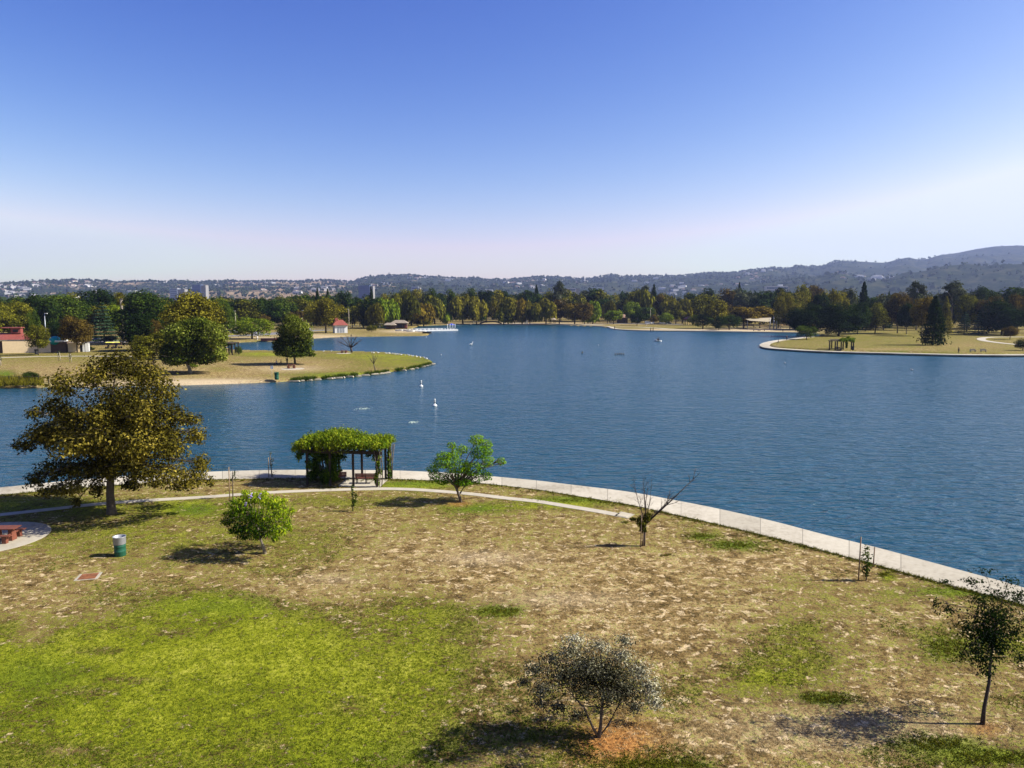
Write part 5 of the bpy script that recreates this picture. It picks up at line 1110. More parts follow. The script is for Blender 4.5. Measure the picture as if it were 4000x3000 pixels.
def bird_mesh(long_neck=False):
    m = MB(); m.blob((0, 0, .26), (.30, .15, .16), 7); m.blob((-.33, 0, .26), (.14, .07, .05), 5)
    hz = .72 if long_neck else .52
    m.tube([(.2, 0, .3), (.30, 0, (hz + .3) / 2), (.27, 0, hz)], [.07, .045, .05], 6); m.blob((.31, 0, hz), (.09, .06, .06), 5)
    m.tube([(.38, 0, hz), (.58, 0, hz - .07)], [.025, .008], 4); m.tube([(0, .05, .15), (0, .05, -.02)], [.015, .015], 4); m.tube([(0, -.05, .15), (0, -.05, -.02)], [.015, .015], 4)
    return m
bm_w = bird_mesh().mesh('white_bird', feather); bm_s = bird_mesh(True).mesh('swan', feather); bm_d = bird_mesh().mesh('dark_bird', duck_brown)
def bird(name, me, label, p, rz, s, group, cat='bird'):
    o = link(name, me); o.location = p; o.rotation_euler = (0, 0, rz); o.scale = (s, s, s); tag(o, label, cat, group); return o
bx = [(1294, 1372.5), (1264, 1373), (1452, 1378.5), (1460, 1379), (1477, 1379), (1508, 1381), (1516, 1382), (1522, 1382), (1531, 1383), (1538, 1383), (1545, 1385), (1549, 1384), (1555, 1386), (1565, 1387), (1569, 1387), (1583, 1389), (1597, 1390), (1610, 1392), (1614, 1393), (1628, 1395), (1642, 1398), (1658, 1400), (1663, 1402), (1668, 1403)]
r = random.Random(2)
ORD = ['first', 'second', 'third', 'fourth', 'fifth', 'sixth', 'seventh', 'eighth', 'ninth', 'tenth', 'eleventh', 'twelfth', 'thirteenth']
def nth(i, n, a='left', b='right'): return ORD[i] + ' from the ' + a if i < (n + 1) // 2 else ORD[n - 1 - i] + ' from the ' + b
for i, (x, y) in enumerate(bx): bird('water_bird', bm_w, 'white bird on the far edge of the peninsula, ' + nth(i, len(bx)) + ' in the line', P(x, y + 1.5) + Vector((0, 0, 0)), r.uniform(0, 6), r.uniform(.75, 1.05), 'white birds lined up along the peninsula edge')
bird('swan', bm_s, 'white swan swimming off the boat dock', P(1840, 1348, WZ) + Vector((0, 0, -.12)), .2, 1.7, None, 'swan')
for i, (x, lab) in enumerate([(2403, 'leftmost'), (2412, 'second from left'), (2420, 'middle'), (2427, 'second from right'), (2436, 'rightmost')]):
    bird('water_bird', bm_d, lab + ' of the five dark birds in a row on the lake', P(x, 1386, WZ) + Vector((0, 0, -.1)), 1.4, 1.35, 'dark birds in a row on the water')
bird('water_bird', bm_d, 'lone dark bird on the lake left of the row of five', P(2274, 1382, WZ) + Vector((0, 0, -.1)), 1.4, 1.7, None)
for x, y, lab in [(2338, 1350, 'white gull in the middle of the lake below the pale willow'), (3066, 1420, 'white gull on the water below the island tip'), (3562, 1447, 'white gull on the water below the dark conifer'), (1724, 1388, 'white gull just off the peninsula tip'), (1666, 1318, 'white gull on the water near the dock tip')]: bird('gull', bm_w, lab, P(x, y, WZ) + Vector((0, 0, -.1)), 2, .9, 'gulls on the water')
# floating dock and boats
a, b = P(1600, 1294, WZ), P(1783, 1290.5, WZ); d = b - a; t = thing('floating_dock', 'long white floating dock reaching out from the boathouse lawn', 'dock', a, math.atan2(d.y, d.x)); L_ = d.length
m = MB(); m.box((L_ / 2, 0, .15), (L_, 4.5, .8)); m.build('deck', white_paint, t)
for i in range(16):
    m = MB(); m.box((1.0 + i * L_ / 16, -2.1, .9), (.15, .15, .8)); m.box((1.0 + i * L_ / 16, 2.1, .9), (.15, .15, .8)); m.build('post', white_paint, t)
m = MB(); m.box((L_ / 2, 2.1, 1.2), (L_, .08, .10)); m.build('rail', white_paint, t)
for x in (1752, 1762, 1773, 1782): 
    m = MB(); m.tube([((x - 1600) / 183 * L_, 1.5, .4), ((x - 1600) / 183 * L_, 1.5, 3.6)], [.16, .16], 6); m.build('piling', white_paint, t)
p = P(1764, 1289.5, WZ) + Vector((0, 0, .55)); t = thing('parasol', 'blue parasol at the end of the white dock', 'parasol', p)
m = MB(); m.tube([(0, 0, 0), (0, 0, 3.2)], [.1, .08], 6); m.build('pole', white_paint, t)
m = MB(); m.lathe([(2.1, 2.4), (1.2, 2.9), (.05, 3.3), (1.1, 2.85), (2.1, 2.4)], 8, smooth=False); m.build('canopy', blue_cloth, t)
bt = None
for i, (x, y, rz) in enumerate([(1560, 1292.5, .1), (1575, 1292, .2), (1590, 1293, 0), (1604, 1295.5, .3), (1618, 1289.5, .1), (1632, 1289, -.1), (1648, 1288.5, .1), (1664, 1288, 0), (1680, 1287.8, .1), (1697, 1287.5, .1), (1714, 1287.3, 0), (1630, 1298, .4), (1650, 1299, .2)]):
    lab = 'white rowing boat moored along the back of the long dock' if 4 <= i <= 10 else ['white boat at the left end of the row by the rental hut', 'white boat second from left by the rental hut', 'white boat in front of the rental hut right side', 'white boat beside the start of the dock', '', '', '', '', '', '', '', 'pale boat pulled up on the tip of the boathouse lawn', 'pale boat at the very tip of the boathouse lawn'][i]
    p = P(x, y, WZ + .1 if i > 3 else .1)
    if bt is None:
        bt = thing('rowing_boat', lab, 'boat', p, rz, 'white boats at the rental dock'); m = MB(); hull(m, 4.2, 1.6, .75); m.build('hull', white_paint, bt); m = MB(); m.box((0, 0, .8), (.3, 1.2, .08)); m.box((1, 0, .8), (.3, 1.0, .08)); m.build('thwart', grey_metal, bt)
    else: dup(bt, p, rz, lab)
p = P(1668, 1302, 0); t = thing('upturned_boat', 'dark boat at the tip of the boathouse lawn under the dock', 'boat', p, .2); m = MB(); hull(m, 4.5, 2.0, .8); m.build('hull', dark_metal, t)
m = MB(); m.box((0, 0, .82), (4.0, 1.6, .06)); m.build('cover', dark_metal, t)

# ------------------------------------------------------------------ low buildings
def gable_hip(m, x0, x1, y0, y1, z0, z1, inset, mi=0):
    ym = (y0 + y1) / 2
    m.add([(x0, y0, z0), (x1, y0, z0), (x1, y1, z0), (x0, y1, z0), (x0 + inset, ym, z1), (x1 - inset, ym, z1)], [(0, 1, 5, 4), (2, 3, 4, 5), (1, 2, 5), (3, 0, 4), (0, 3, 2, 1)], mi)
p = P(60, 1379); s = mpp(p); t = thing('restroom_building', 'cream stucco park building with red hipped roof and cupola at the left', 'building', p, .3)
X = lambda px: (px - 60) * s
Z = lambda py: (1379 - py) * s
m = MB(); m.box((X((18 + 182) / 2), 3.5, Z(1333) / 2), ((182 - 18) * s, 7, Z(1333))); m.build('wall', cream_wall, t)
m = MB(); m.box((X(-40), 3.9, 1.6), (112 * s, 6, 3.2)); m.build('annex_wall', brown_wall, t)
m = MB(); m.box((X(20), 4.5, Z(1329)), (190 * s, 8.6, .22)); m.build('fascia', white_paint, t)
m = MB(); gable_hip(m, X(-90), X(118), 0, 9.5, Z(1327), Z(1302), 4.2)
for i in range(34): m.box((X(-80) + i * .47 + 0.3, 2.5, Z(1316.5)), (.05, 4.6, .05), rx=math.atan2(Z(1302) - Z(1327), 4.75))
m.build('roof', red_roof, t)
m = MB(); m.box((X(52), 4.6, Z(1293)), (34 * s, 2.2, 22 * s)); c_ = m.build('cupola', red_roof, t)
m = MB(); m.box((X(52), 3.45, Z(1294)), (18 * s, .1, 9 * s)); [m.box((X(52), 3.38, Z(1291 + k * 2)), (18 * s, .06, .05)) for k in range(4)]; m.build('louvre', dark_metal, c_)
m = MB(); m.box((X(38), 4.6, Z(1281.5)), (70 * s, 3.4, .22)); m.build('cupola_roof', red_roof, t)
p = P(240, 1376); s = mpp(p); t = thing('service_yard_building', 'low brown and cream yard building with white fascia right of the red roof', 'building', p, .3)
X = lambda px: (px - 240) * s
Z = lambda py: (1376 - py) * s
m = MB(); m.box((X(222), 3, Z(1337) / 2), (68 * s, 6, Z(1337))); m.build('wall', brown_wall, t)
m = MB(); m.box((X(216), 2.6, Z(1332.5)), (60 * s, 7, .5)); m.build('fascia', white_paint, t)
m = MB(); m.box((X(283), 1.4, Z(1340) / 2), (42 * s, 2, Z(1340))); m.build('wall', cream_wall, t)
m = MB(); m.box((X(308), 1.2, Z(1342) / 2), (9 * s, 1.6, Z(1342))); m.build('doorway', dark_metal, t)
m = MB(); m.box((X(324), .9, Z(1341) / 2), (22 * s, 1.2, Z(1341))); m.box((X(324), .26, Z(1341) / 2), (.06, .08, Z(1341) * .96)); m.build('door', white_paint, t)
m = MB(); m.blob((0, 0, 0), (20 * s, 1.8, 18 * s), 10); m.box((.55, 0, .3), (1.6, 1.4, .8), ry=.3); o = m.build('tarpaulin', teal_cloth); o.location = p + Vector((X(216), .2, Z(1331))); tag(o, 'teal tarpaulin bundle on the flat roof of the low yard building', 'tarpaulin')
# boathouse
p = P(1332, 1301); s = mpp(p); t = thing('boathouse', 'white walled boathouse with red tiled roof among the trees at the inlet', 'building', p, .4)
X = lambda px: (px - 1332) * s
Z = lambda py: (1301 - py) * s
m = MB(); m.box((X(1333), 3, Z(1270) / 2), (49 * s, 6, Z(1270))); m.build('wall', white_paint, t)
for k in (1322, 1332, 1342): m = MB(); m.box((X(k), -.03, 1.5), (.9, .1, 2.5)); m.build('door', grey_metal, t)
m = MB(); gable_hip(m, X(1300), X(1361), -.8, 7, Z(1270.5), Z(1250), 2.2); m.build('roof', red_roof, t)
m = MB(); m.box((X(1319), 3, Z(1252)), (12 * s, 1.6, 19 * s)); m.build('cupola', red_roof, t)
# rental hut and sheds
p = P(1565, 1284); s = mpp(p); t = thing('rental_hut', 'small brown roofed boat rental hut with open dark front behind the white boats', 'building', p)
m = MB(); m.box((0, 2.5, 1.6), (7, 4, 3.2)); m.build('wall', brown_wall, t)
m = MB(); m.box((-.5, .45, 1.7), (2.6, .12, 2.0)); m.box((1.9, .45, 1.7), (.9, .12, 2.0)); m.build('opening', dark_metal, t)
m = MB(); m.box((3.0, .42, 1.2), (1.4, .12, 2.0)); m.build('panel', red_roof, t)
m = MB(); gable_hip(m, -6.0, 4.2, -1, 6, 3.3, 5.0, 2.5); m.build('roof', pale_bark, t)
p = P(1489, 1283); t = thing('storage_shed', 'long dark green storage shed left of the rental hut', 'building', p); m = MB(); m.box((0, 1.5, 1.3), (11, 3, 2.6)); m.build('wall', green_paint, t)
m = MB(); m.box((0, 1.5, 2.7), (11.6, 3.5, .2)); m.build('roof', white_paint, t); m = MB(); m.box((-1, -.05, 1.3), (1.2, .1, 1.2)); m.build('window', white_paint, t)
p = P(1524, 1286); t = thing('brown_tent', 'brown pergola roof between the green shed and the rental hut', 'shelter', p); m = MB(); gable_hip(m, -3.5, 3.5, -2, 3, 2.4, 3.7, 1.5); m.build('roof', pale_bark, t)
for x in (-3, 0, 3): m = MB(); m.box((x, -1.6, 1.2), (.2, .2, 2.4)); m.build('post', dark_wood, t)
m = MB(); m.box((0, 1, 1.1), (5.5, .3, 2.2)); m.build('back_wall', brown_wall, t)
p = P(2433, 1262); s = mpp(p); t = thing('restroom_building', 'small reddish brown restroom building on the far shore', 'building', p); m = MB(); m.box((0, 3, 2.0), (7.5, 6, 4.0)); m.build('wall', brown_wall, t)
m = MB(); gable_hip(m, -4.6, 4.6, -1, 7.5, 4.0, 6.6, 2); m.build('roof', mat('tan_roof', (.28, .17, .12), .8), t); m = MB(); m.box((1, -.05, 1.2), (1.0, .1, 2.2)); m.build('door', dark_metal, t)
def shelter(name, label, x, y, w_, h, roofm, ztop, cat='gazebo'):
    p = P(x, y); t = thing(name, label, cat, p); 
    m = MB(); m.lathe([(w_ / 2, h), (w_ * .1, ztop), (.001, ztop + .1), (w_ / 2 * .98, h - .15), (w_ / 2, h)], 6, smooth=False); m.build('roof', roofm, t)
    for k in range(6): a = k * math.pi / 3; m = MB(); m.box((math.cos(a) * w_ * .4, math.sin(a) * w_ * .4, h / 2), (.3, .3, h)); m.build('post', dark_wood, t)
shelter('gazebo', 'brown gazebo on the far shore below the russet tree', 2158, 1263, 6.0, 2.8, pale_bark, 4.6)
shelter('gazebo', 'shelter with red hipped roof on the far right shore', 2690, 1270, 8, 4.2, red_roof, 6.0)
p = P(2055, 1264); t = thing('kiosk', 'narrow white kiosk among the golden willows on the far shore', 'kiosk', p); m = MB(); m.box((0, 0, 1.7), (2.6, 2.6, 3.4)); m.build('wall', white_paint, t); m = MB(); m.lathe([(2.1, 3.4), (.01, 4.2), (2.0, 3.35)], 4, smooth=False); m.build('roof', pale_wood, t)
p = P(1917, 1265); t = thing('footbridge', 'low dark arched footbridge at the far shore inlet', 'bridge', p); m = MB()
m.tube([(-8, 0, .3), (-4, 0, 1.5), (0, 0, 1.9), (4, 0, 1.5), (8, 0, .3)], [.5] * 5, 6); m.build('deck', dark_wood, t)
m = MB(); m.tube([(-8, 0, 1.4), (-4, 0, 2.6), (0, 0, 3.0), (4, 0, 2.6), (8, 0, 1.4)], [.12] * 5, 5); m.build('rail', pale_wood, t)
# playground with shade sails
p = P(3022, 1285); s = mpp(p); t = thing('shade_sail', 'pale shade sails on tall white posts over the sandy playground', 'canopy', p)
for x, h in ((-2.2, 40), (0, 50), (1.7, 49), (13, 34), (-14, 34)): m = MB(); m.tube([(x, 0 if abs(x) < 3 else 4, 0), (x, 0 if abs(x) < 3 else 4, h * s)], [.32 if abs(x) < 3 else .2] * 2, 8); m.build('post', white_paint, t)
m = MB(); m.add([(-.5, 3, 44 * s), (-16, 5, 40 * s), (-15, -3, 33 * s), (-4, -4, 28 * s)], [(0, 1, 2, 3)]); m.add([(-.5, 3, 44 * s - .08), (-16, 5, 40 * s - .08), (-15, -3, 33 * s - .08), (-4, -4, 28 * s - .08)], [(3, 2, 1, 0)]); m.build('sail', sail_cloth, t)
m = MB(); m.add([(1.5, 2, 46 * s), (13, 4, 36 * s), (12, -3, 30 * s), (4, -3, 33 * s)], [(0, 1, 2, 3)]); m.add([(1.5, 2, 46 * s - .08), (13, 4, 36 * s - .08), (12, -3, 30 * s - .08), (4, -3, 33 * s - .08)], [(3, 2, 1, 0)]); m.build('sail', sail_cloth, t)
def play(label, x, y, w_, h):
    p = P(x, y); t = thing('play_structure', label, 'playground', p); m = MB()
    m.box((0, 0, h * .45), (w_, 1.5, .2)); m.box((0, .6, h * .65), (w_, .1, h * .25)); m.build('platform', cream_wall, t)
    for k in (-.45, .45): m = MB(); m.box((k * w_, 0, h / 2), (.25, .25, h)); m.build('post', pale_wood, t)
    m = MB(); m.box((w_ * .6, 0, h * .25), (w_ * .5, .9, .12), ry=.6); m.build('slide', white_paint, t)
for a in [('cream play platform at the left end of the sandy playground', 2890, 1283, 4, 3), ('cream play platform left of the sail posts', 2925, 1282, 6, 2.6), ('pale play platform directly left of the sail posts', 2985, 1283, 5, 2.4), ('cream play platform right of the sail posts', 3068, 1284, 6, 3.6), ('pale play panel at the right end of the playground', 3098, 1286, 4, 3)]: play(*a)
for x, y, lab in [(2953, 1293, 'left dark bench on the playground beach'), (2977, 1293, 'right dark bench on the playground beach')]:
    p = P(x, y); t = thing('park_bench', lab, 'bench', p, 0, 'playground benches'); m = MB(); m.box((0, 0, .6), (3.0, .7, .15)); m.build('seat', dark_wood, t)
    for k in (-1.2, 1.2): m = MB(); m.box((k, 0, .28), (.2, .6, .56)); m.build('leg', dark_wood, t)
# shore stones along the peninsula edge
sm_ = MB(); sm_.box((0, 0, -.05), (1.0, .6, .36), taper=.8); stone_me = sm_.mesh('shore_stone', stone); r = random.Random(8)
sx = sorted([1282, 1300, 1318, 1336, 1366, 1400, 1428, 1452, 1466, 1486, 1500, 1516, 1572, 1603, 1625, 1655, 1665, 1675, 1684, 1689, 1689, 1240, 1210, 1180, 1150])
for i, x in enumerate(sx):
    y = float(np.interp(x, [p_[0] for p_ in penin[::-1] if p_[1] > 1418], [p_[1] for p_ in penin[::-1] if p_[1] > 1418])) - 1
    o = link('shore_stone', stone_me); o.location = P(x, y, WZ + .25); o.rotation_euler = (0, 0, r.uniform(-.2, .5)); o.scale = (r.uniform(.9, 2.2) * (1 if x < 1660 else .8), .9, r.uniform(.55, .85)); tag(o, 'pale stone block in the grassy near edge of the peninsula, ' + nth(i, len(sx), 'left', 'tip'), 'stone', 'pale stone blocks along the peninsula edge')
p = P(30, 1514, WZ); o = link('shore_stone', stone_me); o.location = p + Vector((0, .4, .2)); o.scale = (11, 1.5, .9); tag(o, 'long pale stone ledge on the left far bank', 'stone')
p = P(1055, 1330); m = MB(); hull(m, 7, 2.0, .9); t = thing('red_boat', 'long reddish boat lying on the inlet bank', 'boat', p, .15); m.build('hull', red_roof, t)
m = MB(); m.box((0, 0, .92), (5, 1.2, .08)); m.build('cover', pale_bark, t)

# ------------------------------------------------------------------ city buildings beyond the trees
def office(name, label, x0, x1, top, Y, depth, body, glassm, floors, cols_, rz=0, side=None, roofbox=None):
    a, b = PD(x0, top, Y), PD(x1, top, Y); h = a.z; w_ = b.x - a.x; t = thing(name, label, 'building', Vector(((a.x + b.x) / 2, Y, 0)), rz)
    m = MB(); m.box((0, depth / 2, h / 2), (w_, depth, h)); m.build('body', body, t)
    for i in range(floors):
        z = h - (i + .6) * (h / (floors + .5)) * .96
        if z < 5: break
        m = MB(); cw = w_ / cols_
        for k in range(cols_): m.box((-w_ / 2 + (k + .5) * cw, -.15, z), (cw * .86, .4, h / (floors + .5) * .62))
        m.build('window_band', glassm, t)
    if side: m = MB(); m.box((w_ / 2 + side / 2, depth / 2, h / 2 - 1), (side, depth * .9, h - 2)); [m.box((w_ / 2 + side / 2, -.1 + depth * .05, h - 3 - k * 4.2), (side * .98, .5, 1.2)) for k in range(floors)]; m.build('side_wing', mat('side_wall', (.22, .21, .20), .8, .1, .05), t)
    if roofbox: m = MB(); m.box((w_ * roofbox, depth / 2, h + 2), (w_ * .2, depth * .4, 4.5)); m.build('roof_house', white_paint, t)
    return t
blue_glass = paint('blue_tower_glass', (.02, .05, .16)); bg2 = paint('office_glass', (.06, .10, .18)); pale_b = mat('pale_office', (.40, .40, .40), .7, .1, .05); grey_b = mat('grey_office', (.30, .34, .40), .7, .1, .05)
office('office_tower', 'dark blue glass tower above the willows near the boathouse', 1400, 1443, 1115, 2100, 28, mat('blue_grid', (.05, .09, .20), .5, .1, .05), blue_glass, 12, 8, side=10)
office('office_tower', 'blue office tower with a beige striped side above the golden brown tree', 750, 783, 1112, 2600, 28, mat('blue_grid2', (.06, .10, .20), .5, .1, .05), blue_glass, 12, 6, side=17)
office('office_building', 'pale grey office building left of the blue tower over the left trees', 662, 692, 1127, 2500, 26, grey_b, bg2, 10, 1, side=24)
office('office_building', 'small white building between the green and the very dark tree tops', 268, 291, 1153, 1500, 16, white_paint, grey_b, 3, 6)
office('office_building', 'dark building with a white top above the willows', 1607, 1634, 1120, 2300, 24, grey_b, blue_glass, 8, 1, side=6)
office('office_building', 'white striped office right of the tallest eucalyptus', 2216, 2250, 1125, 1900, 22, pale_b, bg2, 7, 1, side=9)
office('office_building', 'long white office block with window grid above the right trees', 2996, 3078, 1117, 2000, 20, pale_b, bg2, 6, 14, side=5, roofbox=.2)
office('office_building', 'low white building above the willows left of the conifer', 1895, 1925, 1131, 2200, 16, white_paint, bg2, 3, 6)
office('office_building', 'flat roofed pale building above the broad deep green tree', 2300, 2360, 1122, 2300, 20, grey_b, pale_b, 2, 1)

# hillside houses
hm = MB(); hm.box((0, 0, 3.2), (20, 12, 6.4)); hm.box((8, -4, 2.4), (10, 10, 4.8)); gable_hip(hm, -11, 11, -7, 7, 6.4, 9.4, 5, 1); house_a = hm.mesh('house', [mat('house_wall', (.38, .34, .29), .8, .1, .1), mat('house_roof', (.20, .13, .10), .9, .2, .1)])
hm = MB(); hm.box((0, 0, 4.5), (30, 12, 9)); hm.box((-8, 0, 10), (10, 9, 3), m=0); gable_hip(hm, -16, 16, -7, 7, 9, 11, 6, 1); house_b = hm.mesh('house', [mat('house_wall_white', (.52, .50, .48), .8, .1, .1), mat('house_roof_grey', (.25, .24, .24), .9, .2, .1)])
r = random.Random(77); REG = [(-60, 700, 95, 'hills above the red roof'), (700, 1420, 80, 'hills above the boathouse'), (1420, 2250, 50, 'hills above the willows'), (2250, 3000, 75, 'hills above the playground'), (3000, 3650, 40, 'right mountain')]
for x0, x1, n, where in REG:
    cl_ = [(r.uniform(x0, x1), r.uniform(.3, .95)) for _ in range(max(5, n // 7))]
    for i in range(n):
        c_ = r.choice(cl_); px = min(4000, max(-60, r.gauss(c_[0], 35))); tt_ = min(.93, max(.15, r.gauss(c_[1], .06)))
        if px > 3300: tt_ = min(tt_, .45)
        q_ = hill_point(px, tt_); o = link('house', house_a if r.random() < .55 else house_b); k = r.uniform(.75, 1.35)
        o.location = q_ + Vector((0, 0, -1)); o.rotation_euler = (0, 0, math.atan2(-q_.x, q_.y) + r.uniform(-.5, .5)); o.scale = (k, k, k)
        sl_ = 'high' if tt_ > .72 else 'midway' if tt_ > .45 else 'low'
        fl_ = 'flat white house' if o.data == house_b else 'beige hipped house'
        if k > 1.12: fl_ = 'larger ' + fl_
        tag(o, fl_ + ' ' + sl_ + ' on the ' + ('left half of the ' if px < (x0 + x1) / 2 else 'right half of the ') + where, 'house', 'houses on the ' + where)
# hillside and valley trees: too many to count
def clumps(name, pts, size, m_, seed, zs=1.0, nf=7):
    r = np.random.default_rng(seed); n = len(pts); d = r.normal(size=(n, nf, 3)); d[..., 2] = np.abs(d[..., 2]) * .8; d /= np.linalg.norm(d, axis=2)[..., None]
    c_ = pts[:, None, :] + d * size[:, None, None] * np.array([.8, .8, 1.0 * zs]) * r.uniform(.4, 1, (n, nf, 1)); s_ = size[:, None] * r.uniform(.35, .65, (n, nf))
    nrm = d + r.normal(size=d.shape) * .3; nrm /= np.linalg.norm(nrm, axis=2)[..., None]; a = np.cross(nrm, r.normal(size=d.shape)); a /= np.linalg.norm(a, axis=2)[..., None]; b = np.cross(nrm, a)
    S = s_[..., None]; q4 = np.stack([c_ - a * S, c_ - b * S, c_ + a * S, c_ + b * S], 2).reshape(-1, 3); v = np.repeat(np.clip(r.normal(.45, .22, n), 0, 1), nf * 4)
    o = link(name, cloud_mesh(name, q4, v, m_)); tag(o, 'hazy dark trees covering the far hills and valley' if 'hill' in name else None, 'trees', kind='stuff'); return o
r = np.random.default_rng(31); N = 15000; j = r.integers(5, 895, N); ti = np.clip(r.uniform(.0, 1.0, N) ** .75, 0, .995) * 88 / 1.0
ti[:2600] = 87.6 - r.uniform(0, 2.5, 2600)                          # ridge line trees
i0 = np.clip(ti.astype(int), 0, 108); ff_ = ti - i0; jf = r.uniform(0, 1, N)
bi = lambda A_: (A_[i0, j] * (1 - ff_) + A_[i0 + 1, j] * ff_) * (1 - jf) + (A_[i0, j + 1] * (1 - ff_) + A_[i0 + 1, j + 1] * ff_) * jf
pts = np.stack([bi(HXc), bi(HYc), bi(HZ)], 1); hp_ = bi(np.broadcast_to(hpx[None, :], HXc.shape) * 1.0)
keep = ~((hp_ > 3300) & (r.uniform(size=N) < .72) & (ti > 30)) & (hp_ > -500) & (hp_ < 4600)
dn = hnoise(pts[:, 0] / 260, pts[:, 1] / 260, 12); keep &= (dn > -.35) | (ti > 84) | (r.uniform(size=N) < .3)
keep &= ~((ti > 84) & (hp_ > 3050) & (r.uniform(size=N) < .75))
pts = pts[keep]; sz = r.uniform(5, 12, len(pts)); sz[r.uniform(size=len(pts)) < .1] *= 1.4; pts[:, 2] += sz * .5
clumps('hillside_trees', pts, sz, LM['hill'], 5)
N = 5200; rd_ = r.uniform(1000, 3300, N) ; an = r.uniform(-.72, .72, N); pts = np.stack([np.sin(an) * rd_, np.cos(an) * rd_, np.zeros(N)], 1); sz = r.uniform(6, 11, N); pts[:, 2] += sz * .9
clumps('valley_wood', pts, sz, LM['hill'], 6, 1.5, 10)['label'] = 'hazy dark trees filling the valley behind the park'
# the wood behind the front row of park trees
def wood(name, x0, x1, n, d0, d1, h0, h1, pals, seed, label):
    r = random.Random(seed); VV, AV, MI = [], [], []
    for i in range(n):
        Y = r.uniform(d0, d1); px = r.uniform(x0, x1); h = r.uniform(h0, h1); w_ = h * r.uniform(.55, .95); kind = r.choice(['low', 'low', 'broad', 'willow', 'low']); 
        if r.random() < .05: kind = 'conifer'; w_ = h * .35; h *= 1.08
        V, A_, _, _ = TM[kind][r.randrange(len(TM[kind]))]; a = r.uniform(0, 6.28); V = V[: len(V) // 8 * 4 * (1)] if Y > 520 else V; A_ = A_[:len(V)] if False else A_
        sel = np.arange(0, len(TM[kind][0][0]) // 4); sel = sel[::2] if Y > 450 else sel
        V0 = TM[kind][0][0] if False else None
        Vf, Af = TM[kind][i % len(TM[kind])][:2]; q_ = Vf.reshape(-1, 4, 3); k = q_[::2] if Y > 450 else q_; av = Af.reshape(-1, 4)[::2] if Y > 450 else Af.reshape(-1, 4)
        cN = k.mean(1, keepdims=True); k = cN + (k - cN) * (1.35 if Y > 450 else 1.0)
        k = k.reshape(-1, 3); ca, sa_ = math.cos(a), math.sin(a); out = np.stack([(k[:, 0] * ca - k[:, 1] * sa_) * w_ + (px - CX) / F * Y, (k[:, 0] * sa_ + k[:, 1] * ca) * w_ + Y, k[:, 2] * h], 1)
        VV.append(out); AV.append(av.ravel()); MI.append(np.full(len(out) // 4, r.randrange(len(pals))))
    V = np.concatenate(VV); n_ = len(V) // 4
    o = link(name, np_mesh(name, V, np.arange(n_ * 4).reshape(n_, 4), [LM[p_] for p_ in pals], np.concatenate(MI), {'v': np.concatenate(AV)})); tag(o, label, 'wood', kind='stuff')
wood('far_wood', -150, 900, 90, 325, 520, 15, 20, ['dark', 'dgreen', 'olive', 'green'], 1, 'dense dark green wood behind the left park trees')
wood('far_wood', 850, 1500, 75, 450, 750, 16, 23, ['dark', 'dgreen', 'olive', 'green'], 2, 'dense green wood behind the car park and the boathouse')
wood('far_wood', 1450, 3100, 240, 580, 950, 19, 29, ['dark', 'dgreen', 'olive', 'grey', 'olive', 'gold'], 3, 'dense wood behind the trees along the far shore')
wood('far_wood', 3050, 4150, 170, 410, 700, 15, 24, ['dark', 'dgreen', 'olive', 'grey', 'olive', 'gold', 'rust'], 4, 'dense dark wood behind the right island trees')

# reeds on the left bank, weeds along the banks, foam
def blades(name, pts, h, wd, m_, seed, label, n=5, lean=.35, vs=None):
    r = np.random.default_rng(seed); N = len(pts); a = r.uniform(0, 6.28, (N, n)); L_ = h[:, None] * r.uniform(.6, 1.2, (N, n))
    b = pts[:, None, :] + r.normal(size=(N, n, 3)) * wd * 3 * np.array([1, 1, 0]); ln = r.normal(size=(N, n, 2)) * lean
    tip = b + np.stack([ln[..., 0] * L_, ln[..., 1] * L_, L_], -1); sd = np.stack([np.cos(a), np.sin(a), 0 * a], -1) * wd
    q3 = np.stack([b - sd, b + sd, tip], 2).reshape(-1, 3); v = np.repeat(np.clip(r.normal(.5, .2, N * n) * (1 if vs is None else np.repeat(vs, n)), 0, 1), 3); nn = len(q3) // 3
    o = link(name, np_mesh(name, q3, np.arange(nn * 3).reshape(nn, 3), [m_], None, {'v': v})); tag(o, label, 'grass', kind='stuff'); return o
r = np.random.default_rng(3)
pp = [P(x, y) for x, y in zip(r.uniform(-60, 165, 500), r.uniform(1488, 1507, 500))]; blades('reeds', np.array([tuple(p) for p in pp]), r.uniform(.5, 1.5, 500), .06, LM['gold'], 1, 'dry brown reeds on the left far bank', 8)
xs_ = r.uniform(1120, 1690, 900); xs_ = xs_[(np.sin(xs_ * .11) + np.sin(xs_ * .043 + 1) > -.5)]
pp = [P(x, float(np.interp(x, [p_[0] for p_ in penin[::-1] if p_[1] > 1418], [p_[1] for p_ in penin[::-1] if p_[1] > 1418])) - r.uniform(0, 4), WZ + .2) for x in xs_]
blades('bank_weeds', np.array([tuple(p) for p in pp]), r.uniform(.3, .8, len(pp)), .06, LM['green'], 2, 'green weeds hanging over the peninsula edge', 9, .6)
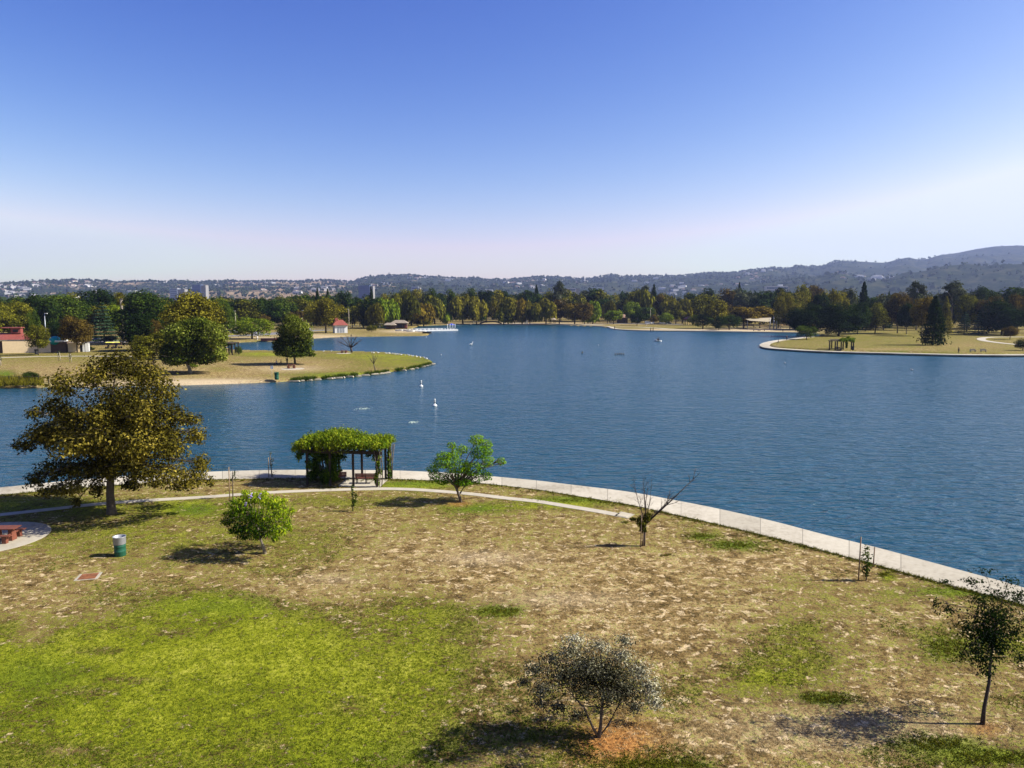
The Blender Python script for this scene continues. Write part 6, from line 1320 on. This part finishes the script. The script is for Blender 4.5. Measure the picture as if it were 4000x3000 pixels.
# grass tufts on the near lawn
N = 150000; py_ = HOR + 14 * F / r.uniform(19.5, 62, N) ** 1.0; py_ = HOR + (r.uniform(640 ** .5, 1900 ** .5, N)) ** 2; px_ = r.uniform(-150, 4150, N)
ok = py_ > np.interp(px_, [p_[0] for p_ in near_inner], [p_[1] for p_ in near_inner]) + 1.5
ok &= ~((px_ < 2440) & (np.abs(py_ - np.interp(px_, [p_[0] for p_ in narrow_c], [p_[1] for p_ in narrow_c])) < 9))
ok &= ~((((px_ + 62) / 232) ** 2 + ((py_ - 2104) / 72) ** 2) < 1) & ~((px_ > 280) & (px_ < 406) & (py_ > 2232) & (py_ < 2274)) & ~((px_ > 1290) & (px_ < 1500) & (py_ < 1906)) & ~((px_ > 2395) & (px_ < 2485) & (py_ > 1996) & (py_ < 2030))
px_, py_ = px_[ok], py_[ok]; dx, dy = (px_ - CX) / F, (CY - py_) / F; rz_ = -sp + dy * cp; t_ = -CAMH / rz_; tx, ty = dx * t_, (cp + dy * sp) * t_
g0 = np.full(len(px_), .42)
for x, y, rx, ry, v in G_: g0 += v * np.exp(-(((px_ - x) / rx) ** 2 + ((py_ - y) / ry) ** 2) ** 1.1)
nz = hnoise(tx / 1.1, ty / 1.1, 5) * .5 + hnoise(tx / 4, ty / 4, 6) * .3
isg = (g0 + nz * .45) > .52
pts = np.stack([tx, ty, 0 * tx], 1); hh = r.uniform(.025, .065, len(tx))
dens = isg & (r.uniform(size=len(tx)) < .9)
blades('lawn_grass', pts[dens], hh[dens], .012, leafmat('grass_blades', [(.04, .06, .006), (.125, .16, .012), (.26, .28, .03)], .15), 4, 'mown yellow green grass of the near lawn', 4, .7, np.clip((g0[dens] - .45) * 1.6, .25, 1.0))
dd = (~isg) & (r.uniform(size=len(tx)) < .3)
blades('dry_grass', pts[dd], hh[dd] * .9, .012, leafmat('dry_blades', [(.10, .06, .02), (.26, .19, .09), (.50, .40, .23)], .2), 5, 'dry straw coloured grass of the near lawn', 4, .9)
# weed clumps, darker
cw = [(2740, 2095, 50, 8, 50), (2870, 2128, 90, 14, 90), (3455, 2243, 18, 8, 26), (2445, 2040, 14, 5, 14), (3230, 2730, 90, 18, 70), (1960, 2388, 70, 16, 70), (2560, 2985, 200, 30, 120), (3700, 2530, 70, 40, 90), (2250, 1955, 150, 8, 90), (3650, 2905, 140, 22, 90), (3860, 2965, 150, 28, 90), (1280, 1905, 50, 6, 30), (2600, 2170, 30, 5, 12), (2990, 2150, 60, 7, 30)]
pp = []
for x, y, rx, ry, n in cw:
    for _ in range(n * 2): pp.append(tuple(P(x + r.normal() * rx * .6, y + r.normal() * ry * .6)))
blades('weeds', np.array(pp), r.uniform(.04, .10, len(pp)), .014, LM['olive'], 6, 'dark green weed patches on the dry lawn', 7, .8)
xs_ = r.uniform(-60, 4060, 2600); pp = [tuple(P(x, float(np.interp(x, [p_[0] for p_ in near_inner], [p_[1] for p_ in near_inner])) + abs(r.normal()) * 5 + 1)) for x in xs_]
blades('edge_grass', np.array(pp), r.uniform(.05, .16, len(pp)), .018, LM['olive'], 7, 'ragged grass along the inner edge of the promenade', 6, .8)
# aerator foam on the lake
for x, y, rx in ((1422, 1596, 26), (1612, 1649, 30)):
    p = P(x, y, WZ); m = MB(); rr2 = random.Random(x)
    for i in range(70):
        a = rr2.uniform(0, 6.28); k = abs(rr2.gauss(0, .5)); m.blob((math.cos(a) * k * rx * mpp(p) * 1.2, math.sin(a) * k * 1.2, .0), (rr2.uniform(.03, .12), rr2.uniform(.03, .08), .03), 4)
    o = m.build('foam', mat('pale_foam', (.30, .36, .30), .5)); o.location = p; tag(o, 'patch of bubbling pale water ' + ('nearer the peninsula' if x < 1500 else 'nearer the pergola'), 'foam', kind='stuff')
# ------------------------------------------------------------------ haze
m = MB(); m.box((0, 4600, 420), (19000, 10400, 846)); hz = m.build('haze', []); tag(hz, kind='stuff')
q = bpy.data.materials.new('haze_air'); q.use_nodes = True; nt = q.node_tree; nt.nodes.remove(nt.nodes['Principled BSDF'])
pv = nt.nodes.new('ShaderNodeVolumePrincipled'); pv.inputs['Color'].default_value = (.48, .60, 1.0, 1); pv.inputs['Density'].default_value = 5.6e-5; pv.inputs['Anisotropy'].default_value = .2
nt.links.new(pv.outputs[0], nt.nodes['Material Output'].inputs['Volume']); hz.data.materials.append(q)
